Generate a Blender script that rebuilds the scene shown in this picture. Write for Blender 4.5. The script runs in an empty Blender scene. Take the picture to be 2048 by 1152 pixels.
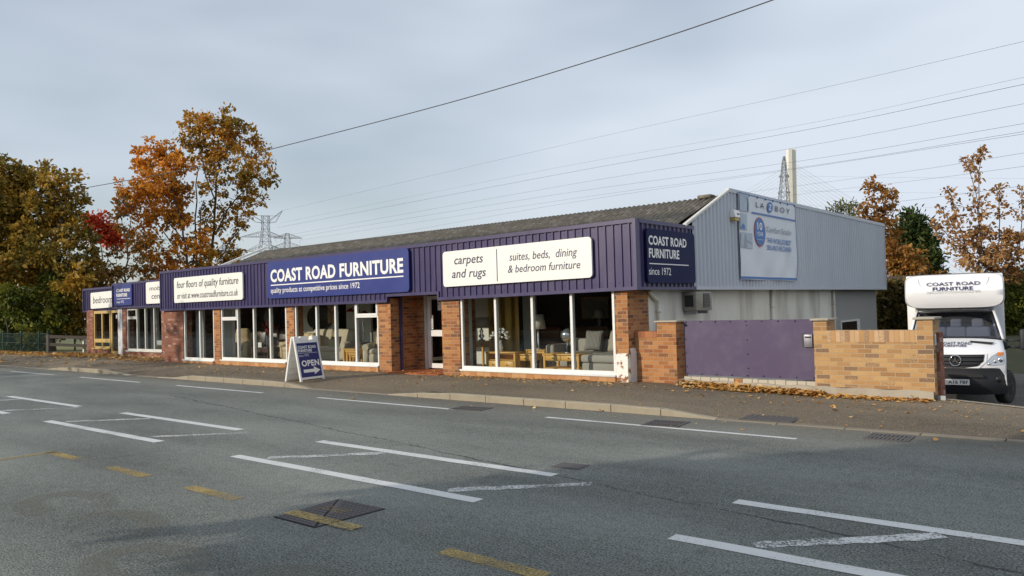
import bpy, bmesh, math, random
import numpy as np
from mathutils import Vector, Matrix
R = math.radians
rng = random.Random(7)
scn = bpy.context.scene
COL = scn.collection

# ------------------------------------------------------------------ camera
cam_d = bpy.data.cameras.new("camera"); cam = bpy.data.objects.new("camera", cam_d); COL.objects.link(cam)
cam_d.sensor_width = 36.0; cam_d.lens = 36.0*1553/2048; cam_d.clip_start = .1; cam_d.clip_end = 6000
fx = Vector((.76875, .63840, -.02809)); up = Vector((.0380, -.0011, .99927))
fx.normalize(); up = (up - fx*up.dot(fx)).normalized(); bk = fx.cross(up)
M = Matrix((fx, up, bk)).transposed().to_4x4(); M.translation = Vector((0, 0, 1.62))
cam.matrix_world = M
scn.camera = cam

# ------------------------------------------------------------------ sky, sun, exposure
SUN_EL = R(20); sv = Vector((-.48, -1, 0)).normalized()*math.cos(SUN_EL); sv.z = math.sin(SUN_EL)
w = bpy.data.worlds.new("World"); scn.world = w; w.use_nodes = True
nt = w.node_tree; N = nt.nodes; L = nt.links; N.clear()
out = N.new('ShaderNodeOutputWorld'); bg = N.new('ShaderNodeBackground'); bg.inputs[1].default_value = .10
sky = N.new('ShaderNodeTexSky'); sky.sky_type = 'NISHITA'; sky.sun_disc = False
sky.sun_elevation = SUN_EL; sky.sun_rotation = math.atan2(sv.x, sv.y); sky.air_density = 1.2; sky.dust_density = .7; sky.ozone_density = 1.5
tc = N.new('ShaderNodeTexCoord'); mp = N.new('ShaderNodeMapping'); mp.inputs['Scale'].default_value = (1.3, 1.3, 4.2)
mp.inputs['Rotation'].default_value = (R(8), R(-6), R(25))
nz = N.new('ShaderNodeTexNoise'); nz.inputs['Scale'].default_value = 1.35; nz.inputs['Detail'].default_value = 3.5; nz.inputs['Roughness'].default_value = .42
cr = N.new('ShaderNodeValToRGB'); cr.color_ramp.elements[0].position = .30; cr.color_ramp.elements[0].color = (.42, .42, .42, 1)
cr.color_ramp.elements[1].position = .63; cr.color_ramp.elements[1].color = (.97, .97, .97, 1)
mx = N.new('ShaderNodeMix'); mx.data_type = 'RGBA'; mx.inputs[7].default_value = (7.3, 8.0, 9.05, 1)
L.new(tc.outputs['Generated'], mp.inputs[0]); L.new(mp.outputs[0], nz.inputs['Vector'])
# the thin cloud is denser towards the east (right of the view) and clears towards the west
dt = N.new('ShaderNodeVectorMath'); dt.operation = 'DOT_PRODUCT'; dt.inputs[1].default_value = (.80, .52, .10); L.new(tc.outputs['Generated'], dt.inputs[0])
ma = N.new('ShaderNodeMath'); ma.operation = 'MULTIPLY_ADD'; ma.inputs[1].default_value = .31; L.new(dt.outputs['Value'], ma.inputs[0]); L.new(nz.outputs[0], ma.inputs[2]); L.new(ma.outputs[0], cr.inputs[0])
L.new(cr.outputs[0], mx.inputs[0]); L.new(sky.outputs[0], mx.inputs[6]); L.new(mx.outputs[2], bg.inputs[0]); L.new(bg.outputs[0], out.inputs[0])
sd = bpy.data.lights.new("sun", 'SUN'); sd.energy = 3.3; sd.angle = R(.55); sd.color = (1, .90, .76)
so = bpy.data.objects.new("sun", sd); COL.objects.link(so); so.rotation_euler = sv.to_track_quat('Z', 'Y').to_euler(); so.location = (-20, -40, 30)
vs = scn.view_settings; vs.view_transform = 'Standard'; vs.look = 'None'; vs.exposure = 0; vs.gamma = 1; vs.use_curve_mapping = False
scn.cycles.max_bounces = 8; scn.cycles.transparent_max_bounces = 24; scn.cycles.caustics_reflective = False; scn.cycles.caustics_refractive = False

# ------------------------------------------------------------------ object helpers
WL = {}
def tag(o, label=None, cat=None, group=None, kind=None):
    if label: o['label'] = label
    if cat: o['category'] = cat
    if group: o['group'] = group
    if kind: o['kind'] = kind
    return o
def thing(name, label, cat, loc=(0, 0, 0), rz=0, group=None):
    o = bpy.data.objects.new(name, None); COL.objects.link(o); o.location = loc; o.rotation_euler = (0, 0, rz)
    o.empty_display_size = .2; WL[o.name] = Vector(loc)
    return tag(o, label, cat, group)
def link(name, me, m=None, parent=None, world=True):
    o = bpy.data.objects.new(name, me); COL.objects.link(o)
    if m is not None:
        for k in (m if isinstance(m, (list, tuple)) else [m]): me.materials.append(k)
    if parent is not None:
        off = WL[parent.name]
        if world: me.transform(Matrix.Translation(-off))
        o.parent = parent; WL[o.name] = off.copy()
    else: WL[o.name] = Vector((0, 0, 0))
    return o
def dup(o, parent=None):
    c = o.copy(); COL.objects.link(c)
    if parent is not None: c.parent = parent
    for ch in list(o.children): dup(ch, c)
    return c

class MB:
    def __init__(s): s.bm = bmesh.new()
    def box(s, x0, x1, y0, y1, z0, z1, r=0, seg=2, mi=0, rot=None):
        n0 = set(s.bm.faces)
        v = bmesh.ops.create_cube(s.bm, size=1)['verts']
        for k in v: k.co = Vector(((x0+x1)/2+k.co.x*(x1-x0), (y0+y1)/2+k.co.y*(y1-y0), (z0+z1)/2+k.co.z*(z1-z0)))
        if r > 0:
            e = list({q for k in v for q in k.link_edges})
            bmesh.ops.bevel(s.bm, geom=e, offset=r, segments=seg, affect='EDGES', profile=.5)
        new = [q for q in s.bm.faces if q not in n0]
        if r > 0:
            for q in new: q.smooth = True
        if mi:
            for q in new: q.material_index = mi
        if rot is not None:
            c = Vector(((x0+x1)/2, (y0+y1)/2, (z0+z1)/2)) if len(rot) == 1 else rot[1]
            bmesh.ops.rotate(s.bm, cent=c, matrix=rot[0], verts=list({k for q in new for k in q.verts}))
        return s
    def poly(s, pts, mi=0):
        f = s.bm.faces.new([s.bm.verts.new(p) for p in pts]); f.material_index = mi; return f
    def prism(s, pts, d, mi=0):
        d = Vector(d); a = [s.bm.verts.new(p) for p in pts]; b = [s.bm.verts.new(Vector(p)+d) for p in pts]; n = len(pts)
        fs = [s.bm.faces.new(a), s.bm.faces.new(b[::-1])]
        for i in range(n): fs.append(s.bm.faces.new((a[i], b[i], b[(i+1) % n], a[(i+1) % n])))
        for q in fs: q.material_index = mi
        return s
    def tube(s, pts, r, seg=8, caps=True, mi=0):
        pts = [Vector(p) for p in pts]; rs = r if isinstance(r, (list, tuple)) else [r]*len(pts); rings = []
        for i, p in enumerate(pts):
            d = (pts[min(i+1, len(pts)-1)]-pts[max(i-1, 0)]).normalized()
            a = d.cross(Vector((0, 0, 1)) if abs(d.z) < .9 else Vector((1, 0, 0))).normalized(); b = d.cross(a)
            rings.append([s.bm.verts.new(p+(a*math.cos(2*math.pi*k/seg)+b*math.sin(2*math.pi*k/seg))*rs[i]) for k in range(seg)])
        for i in range(len(rings)-1):
            for k in range(seg):
                f = s.bm.faces.new((rings[i][k], rings[i][(k+1) % seg], rings[i+1][(k+1) % seg], rings[i+1][k])); f.smooth = True; f.material_index = mi
        if caps and seg > 2:
            s.bm.faces.new(rings[0][::-1]).material_index = mi; s.bm.faces.new(rings[-1]).material_index = mi
        return s
    def lathe(s, c, prof, seg=20, axis='z', mi=0):
        rings = []
        for r, h in prof:
            ring = []
            for k in range(seg):
                a = 2*math.pi*k/seg; p = (r*math.cos(a), r*math.sin(a), h)
                if axis == 'y': p = (p[0], p[2], p[1])
                if axis == 'x': p = (p[2], p[0], p[1])
                ring.append(s.bm.verts.new(Vector(c)+Vector(p)))
            rings.append(ring)
        for i in range(len(rings)-1):
            for k in range(seg):
                f = s.bm.faces.new((rings[i][k], rings[i][(k+1) % seg], rings[i+1][(k+1) % seg], rings[i+1][k])); f.smooth = True; f.material_index = mi
        for rg in (rings[0], rings[-1]):
            if (rg[0].co-rg[seg//2].co).length > 1e-4: s.bm.faces.new(rg).material_index = mi
        return s
    def grid(s, fn, nu, nv, smooth=True, mi=0):
        g = [[s.bm.verts.new(fn(i/nu, j/nv)) for j in range(nv+1)] for i in range(nu+1)]
        for i in range(nu):
            for j in range(nv):
                f = s.bm.faces.new((g[i][j], g[i+1][j], g[i+1][j+1], g[i][j+1])); f.smooth = smooth; f.material_index = mi
        return s
    def mesh(s, name, fixn=True):
        if fixn: bmesh.ops.recalc_face_normals(s.bm, faces=s.bm.faces[:])
        me = bpy.data.meshes.new(name); s.bm.to_mesh(me); s.bm.free(); return me
    def build(s, name, m=None, parent=None, world=True, fixn=True):
        return link(name, s.mesh(name, fixn), m, parent, world)
def rbox(name, m, parent, *a, r=0, world=True): return MB().box(*a, r=r).build(name, m, parent, world)

def text(name, s, m, parent, o, ux, uz, w, h, bold=0.0, shear=0.0, depth=.004, world=True, track=1.0, lift=0.0):
    """lettering as a mesh: its bounding box is fitted to w x h metres, lower left corner at o, along ux, up uz"""
    c = bpy.data.curves.new(name, 'FONT'); c.body = s; c.offset = bold; c.shear = shear; c.resolution_u = 3; c.space_character = track+bold*1.6
    t = bpy.data.objects.new(name, c); COL.objects.link(t); bpy.context.view_layer.update()
    me = bpy.data.meshes.new_from_object(t.evaluated_get(bpy.context.evaluated_depsgraph_get()))
    bpy.data.objects.remove(t)
    co = np.empty(len(me.vertices)*3); me.vertices.foreach_get('co', co); co = co.reshape(-1, 3)
    mn, mxx = co.min(0), co.max(0)
    ux, uz = Vector(ux).normalized(), Vector(uz).normalized(); n = ux.cross(uz)
    bm = bmesh.new(); bm.from_mesh(me)
    for v in bm.verts:
        a = (v.co.x-mn[0])/(mxx[0]-mn[0])*w; b = (v.co.y-mn[1])/(mxx[1]-mn[1])*h
        v.co = Vector(o)+ux*a+uz*b+n*(depth+lift)
    bm.to_mesh(me); bm.free()
    return link(name, me, m, parent, world)

# ------------------------------------------------------------------ materials
def nm(name):
    m = bpy.data.materials.new(name); m.use_nodes = True; t = m.node_tree; t.nodes.clear()
    o = t.nodes.new('ShaderNodeOutputMaterial'); b = t.nodes.new('ShaderNodeBsdfPrincipled'); t.links.new(b.outputs[0], o.inputs[0])
    return m, t, b, o
def nd(t, ty, **kw):
    n = t.nodes.new(ty)
    for k, v in kw.items():
        if k.startswith('i_'): n.inputs[k[2:].replace('_', ' ')].default_value = v
        else: setattr(n, k, v)
    return n
def math_(t, op, a, b=None, c=None):
    n = t.nodes.new('ShaderNodeMath'); n.operation = op
    for i, x in enumerate((a, b, c)):
        if x is None: continue
        if isinstance(x, (int, float)): n.inputs[i].default_value = x
        else: t.links.new(x, n.inputs[i])
    return n.outputs[0]
def ramp(t, fac, stops, interp='LINEAR'):
    n = t.nodes.new('ShaderNodeValToRGB'); e = n.color_ramp; e.interpolation = interp
    while len(e.elements) > 1: e.elements.remove(e.elements[-1])
    e.elements[0].position = stops[0][0]; e.elements[0].color = (*stops[0][1], 1)
    for p, c in stops[1:]:
        k = e.elements.new(p); k.color = (*c, 1)
    t.links.new(fac, n.inputs[0]); return n.outputs[0]
def noise(t, scale, detail=4, rough=.55, vec=None, stretch=None, out=0):
    n = nd(t, 'ShaderNodeTexNoise'); n.inputs['Scale'].default_value = scale; n.inputs['Detail'].default_value = detail; n.inputs['Roughness'].default_value = rough
    if vec is None: vec = nd(t, 'ShaderNodeNewGeometry').outputs['Position']
    if stretch:
        m = nd(t, 'ShaderNodeMapping'); m.inputs['Scale'].default_value = stretch; t.links.new(vec, m.inputs[0]); vec = m.outputs[0]
    t.links.new(vec, n.inputs['Vector']); return n.outputs[out]
def mixc(t, fac, a, b, mode='MIX'):
    n = nd(t, 'ShaderNodeMix', data_type='RGBA', blend_type=mode)
    for i, x in ((0, fac), (6, a), (7, b)):
        if isinstance(x, (int, float)): n.inputs[i].default_value = x
        elif isinstance(x, tuple): n.inputs[i].default_value = (*x, 1)
        else: t.links.new(x, n.inputs[i])
    return n.outputs[2]
def bump(t, b, h, s=.3, d=.01):
    n = nd(t, 'ShaderNodeBump'); n.inputs['Strength'].default_value = s; n.inputs['Distance'].default_value = d
    t.links.new(h, n.inputs['Height']); t.links.new(n.outputs[0], b.inputs['Normal'])
def mat(name, col, rough=.6, var=.12, vs=3.0, bs=0, bscale=60, metal=0, spec=.5, grime=None, stretch=None):
    m, t, b, o = nm(name)
    n = noise(t, vs, 5, stretch=stretch); f = math_(t, 'MULTIPLY_ADD', n, 2*var, 1-var)
    hsv = nd(t, 'ShaderNodeHueSaturation'); hsv.inputs['Color'].default_value = (*col, 1); t.links.new(f, hsv.inputs['Value']); c = hsv.outputs[0]
    if grime:
        g = noise(t, grime[1], 6, .65, stretch=grime[3] if len(grime) > 3 else None)
        c = mixc(t, ramp(t, g, [(.48, (0, 0, 0)), (.75, (grime[2],)*3)]), c, grime[0])
    t.links.new(c, b.inputs['Base Color']); b.inputs['Metallic'].default_value = metal; b.inputs['Specular IOR Level'].default_value = spec
    t.links.new(math_(t, 'MULTIPLY_ADD', n, .2, max(rough-.1, 0)), b.inputs['Roughness'])
    if bs: bump(t, b, noise(t, bscale, 3), bs, .006)
    return m
def wall_uv(t):
    g = nd(t, 'ShaderNodeNewGeometry'); p = nd(t, 'ShaderNodeSeparateXYZ'); n = nd(t, 'ShaderNodeSeparateXYZ')
    t.links.new(g.outputs['Position'], p.inputs[0]); t.links.new(g.outputs['True Normal'], n.inputs[0])
    nx = math_(t, 'GREATER_THAN', math_(t, 'ABSOLUTE', n.outputs[0]), .6); nz_ = math_(t, 'GREATER_THAN', math_(t, 'ABSOLUTE', n.outputs[2]), .6)
    def mixf(f, a, b): return math_(t, 'ADD', math_(t, 'MULTIPLY', math_(t, 'SUBTRACT', 1, f), a), math_(t, 'MULTIPLY', f, b))
    u = mixf(nx, p.outputs[0], p.outputs[1]); v = mixf(nz_, p.outputs[2], p.outputs[1])
    c = nd(t, 'ShaderNodeCombineXYZ'); t.links.new(u, c.inputs[0]); t.links.new(v, c.inputs[1]); return c.outputs[0]
def brick(name, stops, mortar, bw=.228, bh=.0785, ms=.011, white=None, soldier=False, off=.5, patch=None):
    m, t, b, o = nm(name); uv = wall_uv(t)
    d = noise(t, 6, 2, vec=uv, out=1); dv = nd(t, 'ShaderNodeVectorMath', operation='SCALE'); dv.inputs[3].default_value = .008; t.links.new(d, dv.inputs[0])
    av = nd(t, 'ShaderNodeVectorMath', operation='ADD'); t.links.new(uv, av.inputs[0]); t.links.new(dv.outputs[0], av.inputs[1]); uv2 = av.outputs[0]
    bt = nd(t, 'ShaderNodeTexBrick', offset=0 if soldier else off); t.links.new(uv2, bt.inputs['Vector'])
    for k, v in (('Scale', 1), ('Brick Width', bw), ('Row Height', bh), ('Mortar Size', ms*.5), ('Mortar Smooth', .25), ('Bias', 0)): bt.inputs[k].default_value = v
    bt.inputs['Color1'].default_value = (0, 0, 0, 1); bt.inputs['Color2'].default_value = (1, 1, 1, 1); bt.inputs['Mortar'].default_value = (.5, .5, .5, 1)
    fine = noise(t, 34, 5, .7, vec=uv); big = noise(t, 1.1, 3, vec=uv)
    f = math_(t, 'ADD', bt.outputs[0], math_(t, 'MULTIPLY', math_(t, 'SUBTRACT', fine, .5), .55))
    c = ramp(t, f, stops)
    c = mixc(t, math_(t, 'MULTIPLY', math_(t, 'ABSOLUTE', math_(t, 'SUBTRACT', big, .5)), .9), c, (.16, .09, .06))
    mc = mixc(t, fine, mortar, tuple(x*.6 for x in mortar))
    c = mixc(t, bt.outputs['Fac'], c, mc)
    if white:
        wn = noise(t, 5.5, 5, .62, vec=uv)
        c = mixc(t, ramp(t, wn, [(white[1], (0, 0, 0)), (white[1]+.05, (1, 1, 1))]), c, white[0])
    t.links.new(c, b.inputs['Base Color']); b.inputs['Roughness'].default_value = .85; b.inputs['Specular IOR Level'].default_value = .25
    h = math_(t, 'SUBTRACT', math_(t, 'MULTIPLY', fine, .35), bt.outputs['Fac']); bump(t, b, h, .55, .008)
    return m
def glass(name, tint=(1, 1, 1), refl=1.0, alpha=None):
    m, t, b, o = nm(name); t.nodes.remove(b)
    tr = nd(t, 'ShaderNodeBsdfTransparent'); tr.inputs[0].default_value = (*tint, 1)
    gl = nd(t, 'ShaderNodeBsdfGlossy'); gl.inputs['Roughness'].default_value = .02
    fr = nd(t, 'ShaderNodeLayerWeight'); fr.inputs[0].default_value = .5
    mxs = nd(t, 'ShaderNodeMixShader'); t.links.new(math_(t, 'MULTIPLY_ADD', math_(t, 'POWER', fr.outputs[1], 5.0), .85*refl, .030*refl), mxs.inputs[0])
    t.links.new(tr.outputs[0], mxs.inputs[1]); t.links.new(gl.outputs[0], mxs.inputs[2]); t.links.new(mxs.outputs[0], o.inputs[0]); return m
def leafmat(name, stops, sc=.45, tr=.35, rough=.55):
    m, t, b, o = nm(name); g = nd(t, 'ShaderNodeNewGeometry')
    f = math_(t, 'ADD', math_(t, 'MULTIPLY', g.outputs['Random Per Island'], .5), math_(t, 'MULTIPLY', math_(t, 'SUBTRACT', noise(t, sc, 3), .28), 1.15))
    c = ramp(t, f, stops); t.links.new(c, b.inputs['Base Color']); b.inputs['Roughness'].default_value = rough; b.inputs['Specular IOR Level'].default_value = .3
    tl = nd(t, 'ShaderNodeBsdfTranslucent'); t.links.new(c, tl.inputs[0]); ms_ = nd(t, 'ShaderNodeMixShader'); ms_.inputs[0].default_value = tr
    t.links.new(b.outputs[0], ms_.inputs[1]); t.links.new(tl.outputs[0], ms_.inputs[2]); t.links.new(ms_.outputs[0], o.inputs[0]); return m
def worn(name, col, thr, soft=.08, sc=38, under=None, big=2.2):
    """paint worn through to the asphalt below it"""
    m, t, b, o = nm(name); n = noise(t, sc, 4, .7); n2 = noise(t, big, 3)
    f = math_(t, 'ADD', math_(t, 'MULTIPLY', n, .65), math_(t, 'MULTIPLY', n2, .35))
    b.inputs['Roughness'].default_value = .7
    t.links.new(mixc(t, noise(t, 4, 5, .6), tuple(x*.86 for x in col), col), b.inputs['Base Color'])
    tr = nd(t, 'ShaderNodeBsdfTransparent'); ms_ = nd(t, 'ShaderNodeMixShader')
    t.links.new(ramp(t, f, [(thr-soft, (0, 0, 0)), (thr+soft, (1, 1, 1))]), ms_.inputs[0]); t.links.new(tr.outputs[0], ms_.inputs[1]); t.links.new(b.outputs[0], ms_.inputs[2])
    t.links.new(ms_.outputs[0], o.inputs[0]); return m
def asphalt(name, lo, hi, edge=None, speck=150, crack=True):
    m, t, b, o = nm(name)
    n1 = noise(t, speck, 3, .7); n2 = noise(t, .5, 4, stretch=(.35, 1, 1)); n3 = noise(t, 9, 5, .6); n4 = noise(t, 62, 2, .75); n5 = noise(t, 21, 3, .6)
    f = math_(t, 'ADD', math_(t, 'MULTIPLY', n1, .35), math_(t, 'ADD', math_(t, 'MULTIPLY', n4, .58), math_(t, 'ADD', math_(t, 'MULTIPLY', n2, .26), math_(t, 'ADD', math_(t, 'MULTIPLY', n3, .08), math_(t, 'MULTIPLY', n5, .07)))))
    c = ramp(t, f, [(.545, lo), (.65, tuple((a+q)*.5 for a, q in zip(lo, hi))), (.755, hi)])
    c = mixc(t, ramp(t, n1, [(.70, (0, 0, 0)), (.76, (.7, .7, .7))]), c, tuple(min(x*2.0, .6) for x in hi))
    if edge:
        p = nd(t, 'ShaderNodeSeparateXYZ'); t.links.new(nd(t, 'ShaderNodeNewGeometry').outputs['Position'], p.inputs[0])
        e = nd(t, 'ShaderNodeMapRange'); e.inputs[1].default_value = edge[0]; e.inputs[2].default_value = edge[1]; t.links.new(math_(t, 'ADD', p.outputs[1], math_(t, 'MULTIPLY', n3, .5)), e.inputs[0])
        c = mixc(t, math_(t, 'MULTIPLY', e.outputs[0], edge[3]), c, edge[2])
    t.links.new(c, b.inputs['Base Color']); b.inputs['Roughness'].default_value = .88; b.inputs['Specular IOR Level'].default_value = .3
    bump(t, b, math_(t, 'MULTIPLY_ADD', n4, 2.0, n1), .9, .016); return m

BRICK_ORANGE = brick('brick_orange', [(.0, (.28, .095, .036)), (.25, (.40, .165, .058)), (.5, (.50, .24, .09)), (.70, (.35, .14, .055)), (.84, (.115, .062, .045)), (1, (.42, .20, .08))], (.50, .33, .20), ms=.014)
BRICK_RED = brick('brick_red', [(.0, (.19, .065, .042)), (.35, (.27, .10, .06)), (.62, (.32, .14, .09)), (.8, (.17, .06, .04)), (.95, (.40, .26, .20))], (.30, .19, .14))
BRICK_WHITE = brick('brick_flaking_paint', [(.0, (.30, .095, .030)), (.5, (.45, .2, .07)), (1, (.2, .08, .04))], (.4, .25, .13), white=((.86, .84, .78), .42))
BRICK_YELLOW = brick('brick_yellow', [(.0, (.33, .18, .08)), (.25, (.42, .24, .105)), (.5, (.48, .28, .12)), (.7, (.54, .34, .15)), (.86, (.28, .17, .10)), (.97, (.20, .13, .085))], (.56, .41, .25), bw=.232, bh=.0760, ms=.014)
SOLDIER_YELLOW = brick('brick_soldier_course', [(.0, (.44, .25, .11)), (.45, (.54, .33, .16)), (.8, (.60, .41, .24)), (.95, (.33, .20, .12))], (.48, .33, .19), bw=.078, bh=.4, soldier=True)
SOLDIER_RED = brick('brick_soldier_red', [(.0, (.34, .11, .04)), (.5, (.46, .19, .08)), (.93, (.24, .1, .06))], (.42, .25, .13), bw=.078, bh=.4, soldier=True)
UPVC = mat('white_upvc', (.80, .80, .77), .35, .04, 4, grime=((.5, .47, .4), 5, .35))
UPVC_OLD = mat('weathered_white_frame', (.62, .61, .56), .5, .08, 4, grime=((.4, .37, .3), 5, .4))
TAN = mat('ochre_painted_frame', (.52, .36, .12), .5, .1, 5)
PURPLE = mat('purple_coated_steel', (.040, .030, .104), .36, .16, 1.6, spec=.42, grime=((.088, .074, .125), 2.5, .8, (1, 1, .22)))
PURPLE_TRIM = mat('purple_trim', (.046, .036, .108), .36, .1, 3)
PURPLE_GATE = mat('purple_painted_board', (.070, .048, .108), .6, .10, 1.2, grime=((.10, .082, .145), 2.6, .9))
CLAD = mat('grey_coated_steel', (.48, .51, .555), .45, .05, 1.0, grime=((.36, .40, .44), 1.5, .5, (1, 1, .25)))
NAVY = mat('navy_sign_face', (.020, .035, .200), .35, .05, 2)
NAVY_SHADED = mat('shade_darkened_navy_face', (.008, .012, .062), .55, .05, 2, spec=.15)  # navy of the other signs, darkened to put the side's shade into it
WHITE = mat('white_sign_face', (.83, .82, .77), .4, .025, 2)
LETTER_W = mat('white_lettering', (.85, .84, .80), .4, .02, 2)
LETTER_N = mat('navy_lettering', (.035, .035, .095), .5, .03, 2)
LETTER_K = mat('charcoal_lettering', (.03, .03, .045), .5, .03, 2)
GLASS = glass('window_glass', (.93, .95, .94), 1.0)
GLASS_VAN = glass('windscreen_glass', (.55, .60, .72), 2.3)
RENDER_G = mat('stained_render', (.74, .71, .62), .9, .07, 1.5, .35, 40, grime=((.30, .25, .19), 1.3, .8, (1, 1, .18)))
RENDER_D = mat('grey_render', (.30, .29, .275), .9, .07, 1.5, .35, 40)
RENDER_W = mat('white_render', (.62, .62, .62), .85, .05, 4, .3, 40, grime=((.45, .43, .40), 3, .5))
TILE = brick('terracotta_tile', [(.0, (.44, .20, .085)), (.5, (.52, .27, .12)), (1, (.58, .33, .16))], (.36, .18, .09), bw=.215, bh=.4, ms=.008, soldier=True)
QUARRY = brick('red_quarry_tile', [(.0, (.33, .085, .03)), (.5, (.42, .12, .04)), (1, (.50, .17, .06))], (.25, .10, .06), bw=.15, bh=.15, ms=.008, soldier=True)
ROOFM = mat('weathered_cement_sheet', (.13, .112, .085), .95, .40, 4.5, .6, 30, grime=((.33, .31, .26), 5, .85))
CONC = mat('concrete', (.40, .36, .29), .9, .14, 4, .4, 50, grime=((.25, .19, .12), 2.5, .7))
KERBM = mat('kerb_concrete', (.34, .295, .215), .9, .15, 3, .4, 60, grime=((.24, .19, .13), 4, .6))
BLACK = mat('black_plastic', (.02, .02, .022), .5, .1, 5)
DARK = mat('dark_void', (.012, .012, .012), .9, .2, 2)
OAK = mat('oak_veneer', (.66, .37, .09), .45, .15, 3, stretch=(1, 1, 8))
DKWOOD = mat('dark_wood', (.075, .032, .018), .4, .2, 3)
CREAM = mat('cream_upholstery', (.62, .53, .39), .8, .07, 3, .2, 90)
CREAM_L = mat('cream_leather', (.60, .46, .27), .5, .07, 3)
BRNL = mat('brown_leather', (.075, .045, .030), .4, .15, 3)
GREYF = mat('grey_fabric', (.36, .33, .29), .9, .07, 5, .25, 120)
CHROME = mat('chrome', (.75, .75, .76), .15, .03, 3, metal=1)
STEEL = mat('galvanised_steel', (.38, .39, .40), .5, .12, 3, metal=.6)
IRON = mat('cast_iron', (.085, .075, .075), .7, .25, 12, .4, 60)
VANW = mat('white_van_paint', (.82, .82, .83), .25, .02, 1.5)
BUMP = mat('grey_bumper_plastic', (.018, .019, .022), .55, .1, 4)
RUBBER = mat('tyre_rubber', (.018, .018, .018), .8, .15, 8, .2, 60)
BARK = mat('bark', (.085, .065, .05), .95, .3, 4, .6, 25)
BARK_L = mat('pale_bark', (.16, .135, .105), .95, .3, 4, .6, 25)
TIMBER = mat('weathered_timber', (.065, .055, .046), .9, .2, 4, .3, 30, stretch=(1, 1, 6))
GRNMET = mat('green_coated_steel', (.012, .045, .035), .5, .1, 4)
LAMPSH = mat('lamp_shade_fabric', (.62, .58, .50), .9, .06, 6, .2, 60)
PALEWALL = mat('showroom_wall_pale', (.74, .72, .66), .8, .04, 2)
GREYPAN = mat('showroom_grey_panel', (.50, .53, .52), .7, .04, 2)
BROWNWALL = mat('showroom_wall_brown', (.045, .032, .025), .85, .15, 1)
CARPET = mat('showroom_carpet', (.20, .17, .13), .95, .15, 6, .2, 80)
# ================================================================== SETTING
ZR = -.13
ASPH = asphalt('road_asphalt', (.030, .036, .032), (.355, .372, .338), edge=(9.4, 11.2, (.20, .175, .135), .6))
# wheel tracks polished a little lighter along each lane
t_ = ASPH.node_tree; bs_ = next(n for n in t_.nodes if n.type == 'BSDF_PRINCIPLED'); src = bs_.inputs['Base Color'].links[0].from_socket
sp = nd(t_, 'ShaderNodeSeparateXYZ'); t_.links.new(nd(t_, 'ShaderNodeNewGeometry').outputs['Position'], sp.inputs[0])
wob = math_(t_, 'MULTIPLY_ADD', noise(t_, .35, 2), .5, sp.outputs[1]); wv = math_(t_, 'SINE', math_(t_, 'MULTIPLY', wob, 2*math.pi/1.62))
hs = nd(t_, 'ShaderNodeHueSaturation'); t_.links.new(src, hs.inputs['Color'])
oil = ramp(t_, noise(t_, 1.7, 4, .62), [(.60, (0, 0, 0)), (.72, (1, 1, 1))])
t_.links.new(math_(t_, 'SUBTRACT', math_(t_, 'MULTIPLY_ADD', wv, .055, 1.0), math_(t_, 'MULTIPLY', oil, .14)), hs.inputs['Value']); t_.links.new(hs.outputs[0], bs_.inputs['Base Color'])
PAVM = asphalt('pavement_asphalt', (.06, .047, .032), (.345, .282, .20), speck=190)
def interp(x, tb):
    if x <= tb[0][0]: return tb[0][1]
    for (a, p), (b, q) in zip(tb, tb[1:]):
        if x <= b: return p+(q-p)*(x-a)/(b-a)
    return tb[-1][1]
ZW = [(-60, .05), (-37, .07), (-33, .08), (-28, 0), (-15, 0), (-8, .03), (-7.3, .02), (-4.7, -.06), (20, -.065)]
SPANS = [(-60, -41), (-30.4, -24.85), (-21.7, -15.3), (-12.1, -5.25)]
def raised(x):
    r = 0
    for a, b in SPANS: r = max(r, min(1, max(0, min((x-a)/.9, (b-x)/.9))))
    return r
def kz(x): return -.120+.106*raised(x)
def pz_(x, y):
    t = min(1, max(0, (y-10.95)/1.1)); return kz(x)*(1-t)+interp(x, ZW)*t

def lawn(n): return mat(n, (.06, .065, .025), .95, .35, 1.2, .5, 20, grime=((.13, .085, .04), 1.5, .8))
GRND = mat('rough_grass_ground', (.10, .11, .04), .95, .3, .6, .5, 10, grime=((.16, .12, .05), .8, .7))
def terr(x, y):
    if y < 13.2: return -.4
    return -.4-1.1*min(1, (y-13.2)/9)
g = MB(); xs = [-3000, -600, -200, -120, -80, -60, -50, -44, -40, -36, -30, -20, -10, -5, 0, 6, 12, 20, 40, 120, 600, 3000]
ys = [-3000, -400, -60, -12, 0, 8, 13.2, 15, 17, 19, 22.2, 26, 32, 45, 80, 200, 600, 4000]
vv = [[g.bm.verts.new((x, y, terr(x, y))) for y in ys] for x in xs]
for i in range(len(xs)-1):
    for j in range(len(ys)-1): g.bm.faces.new((vv[i][j], vv[i+1][j], vv[i+1][j+1], vv[i][j+1])).smooth = True
tag(g.build('ground', GRND), kind='structure')
g = MB(); g.grid(lambda u, v: (-300+600*u, -7+17.83*v, ZR), 60, 6); tag(g.build('road', ASPH), kind='structure')
# near footway behind the photographer
g = MB(); g.box(-300, 300, -12, -7.1, -.3, -.02); tag(g.build('near_pavement', PAVM), kind='structure')
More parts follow.
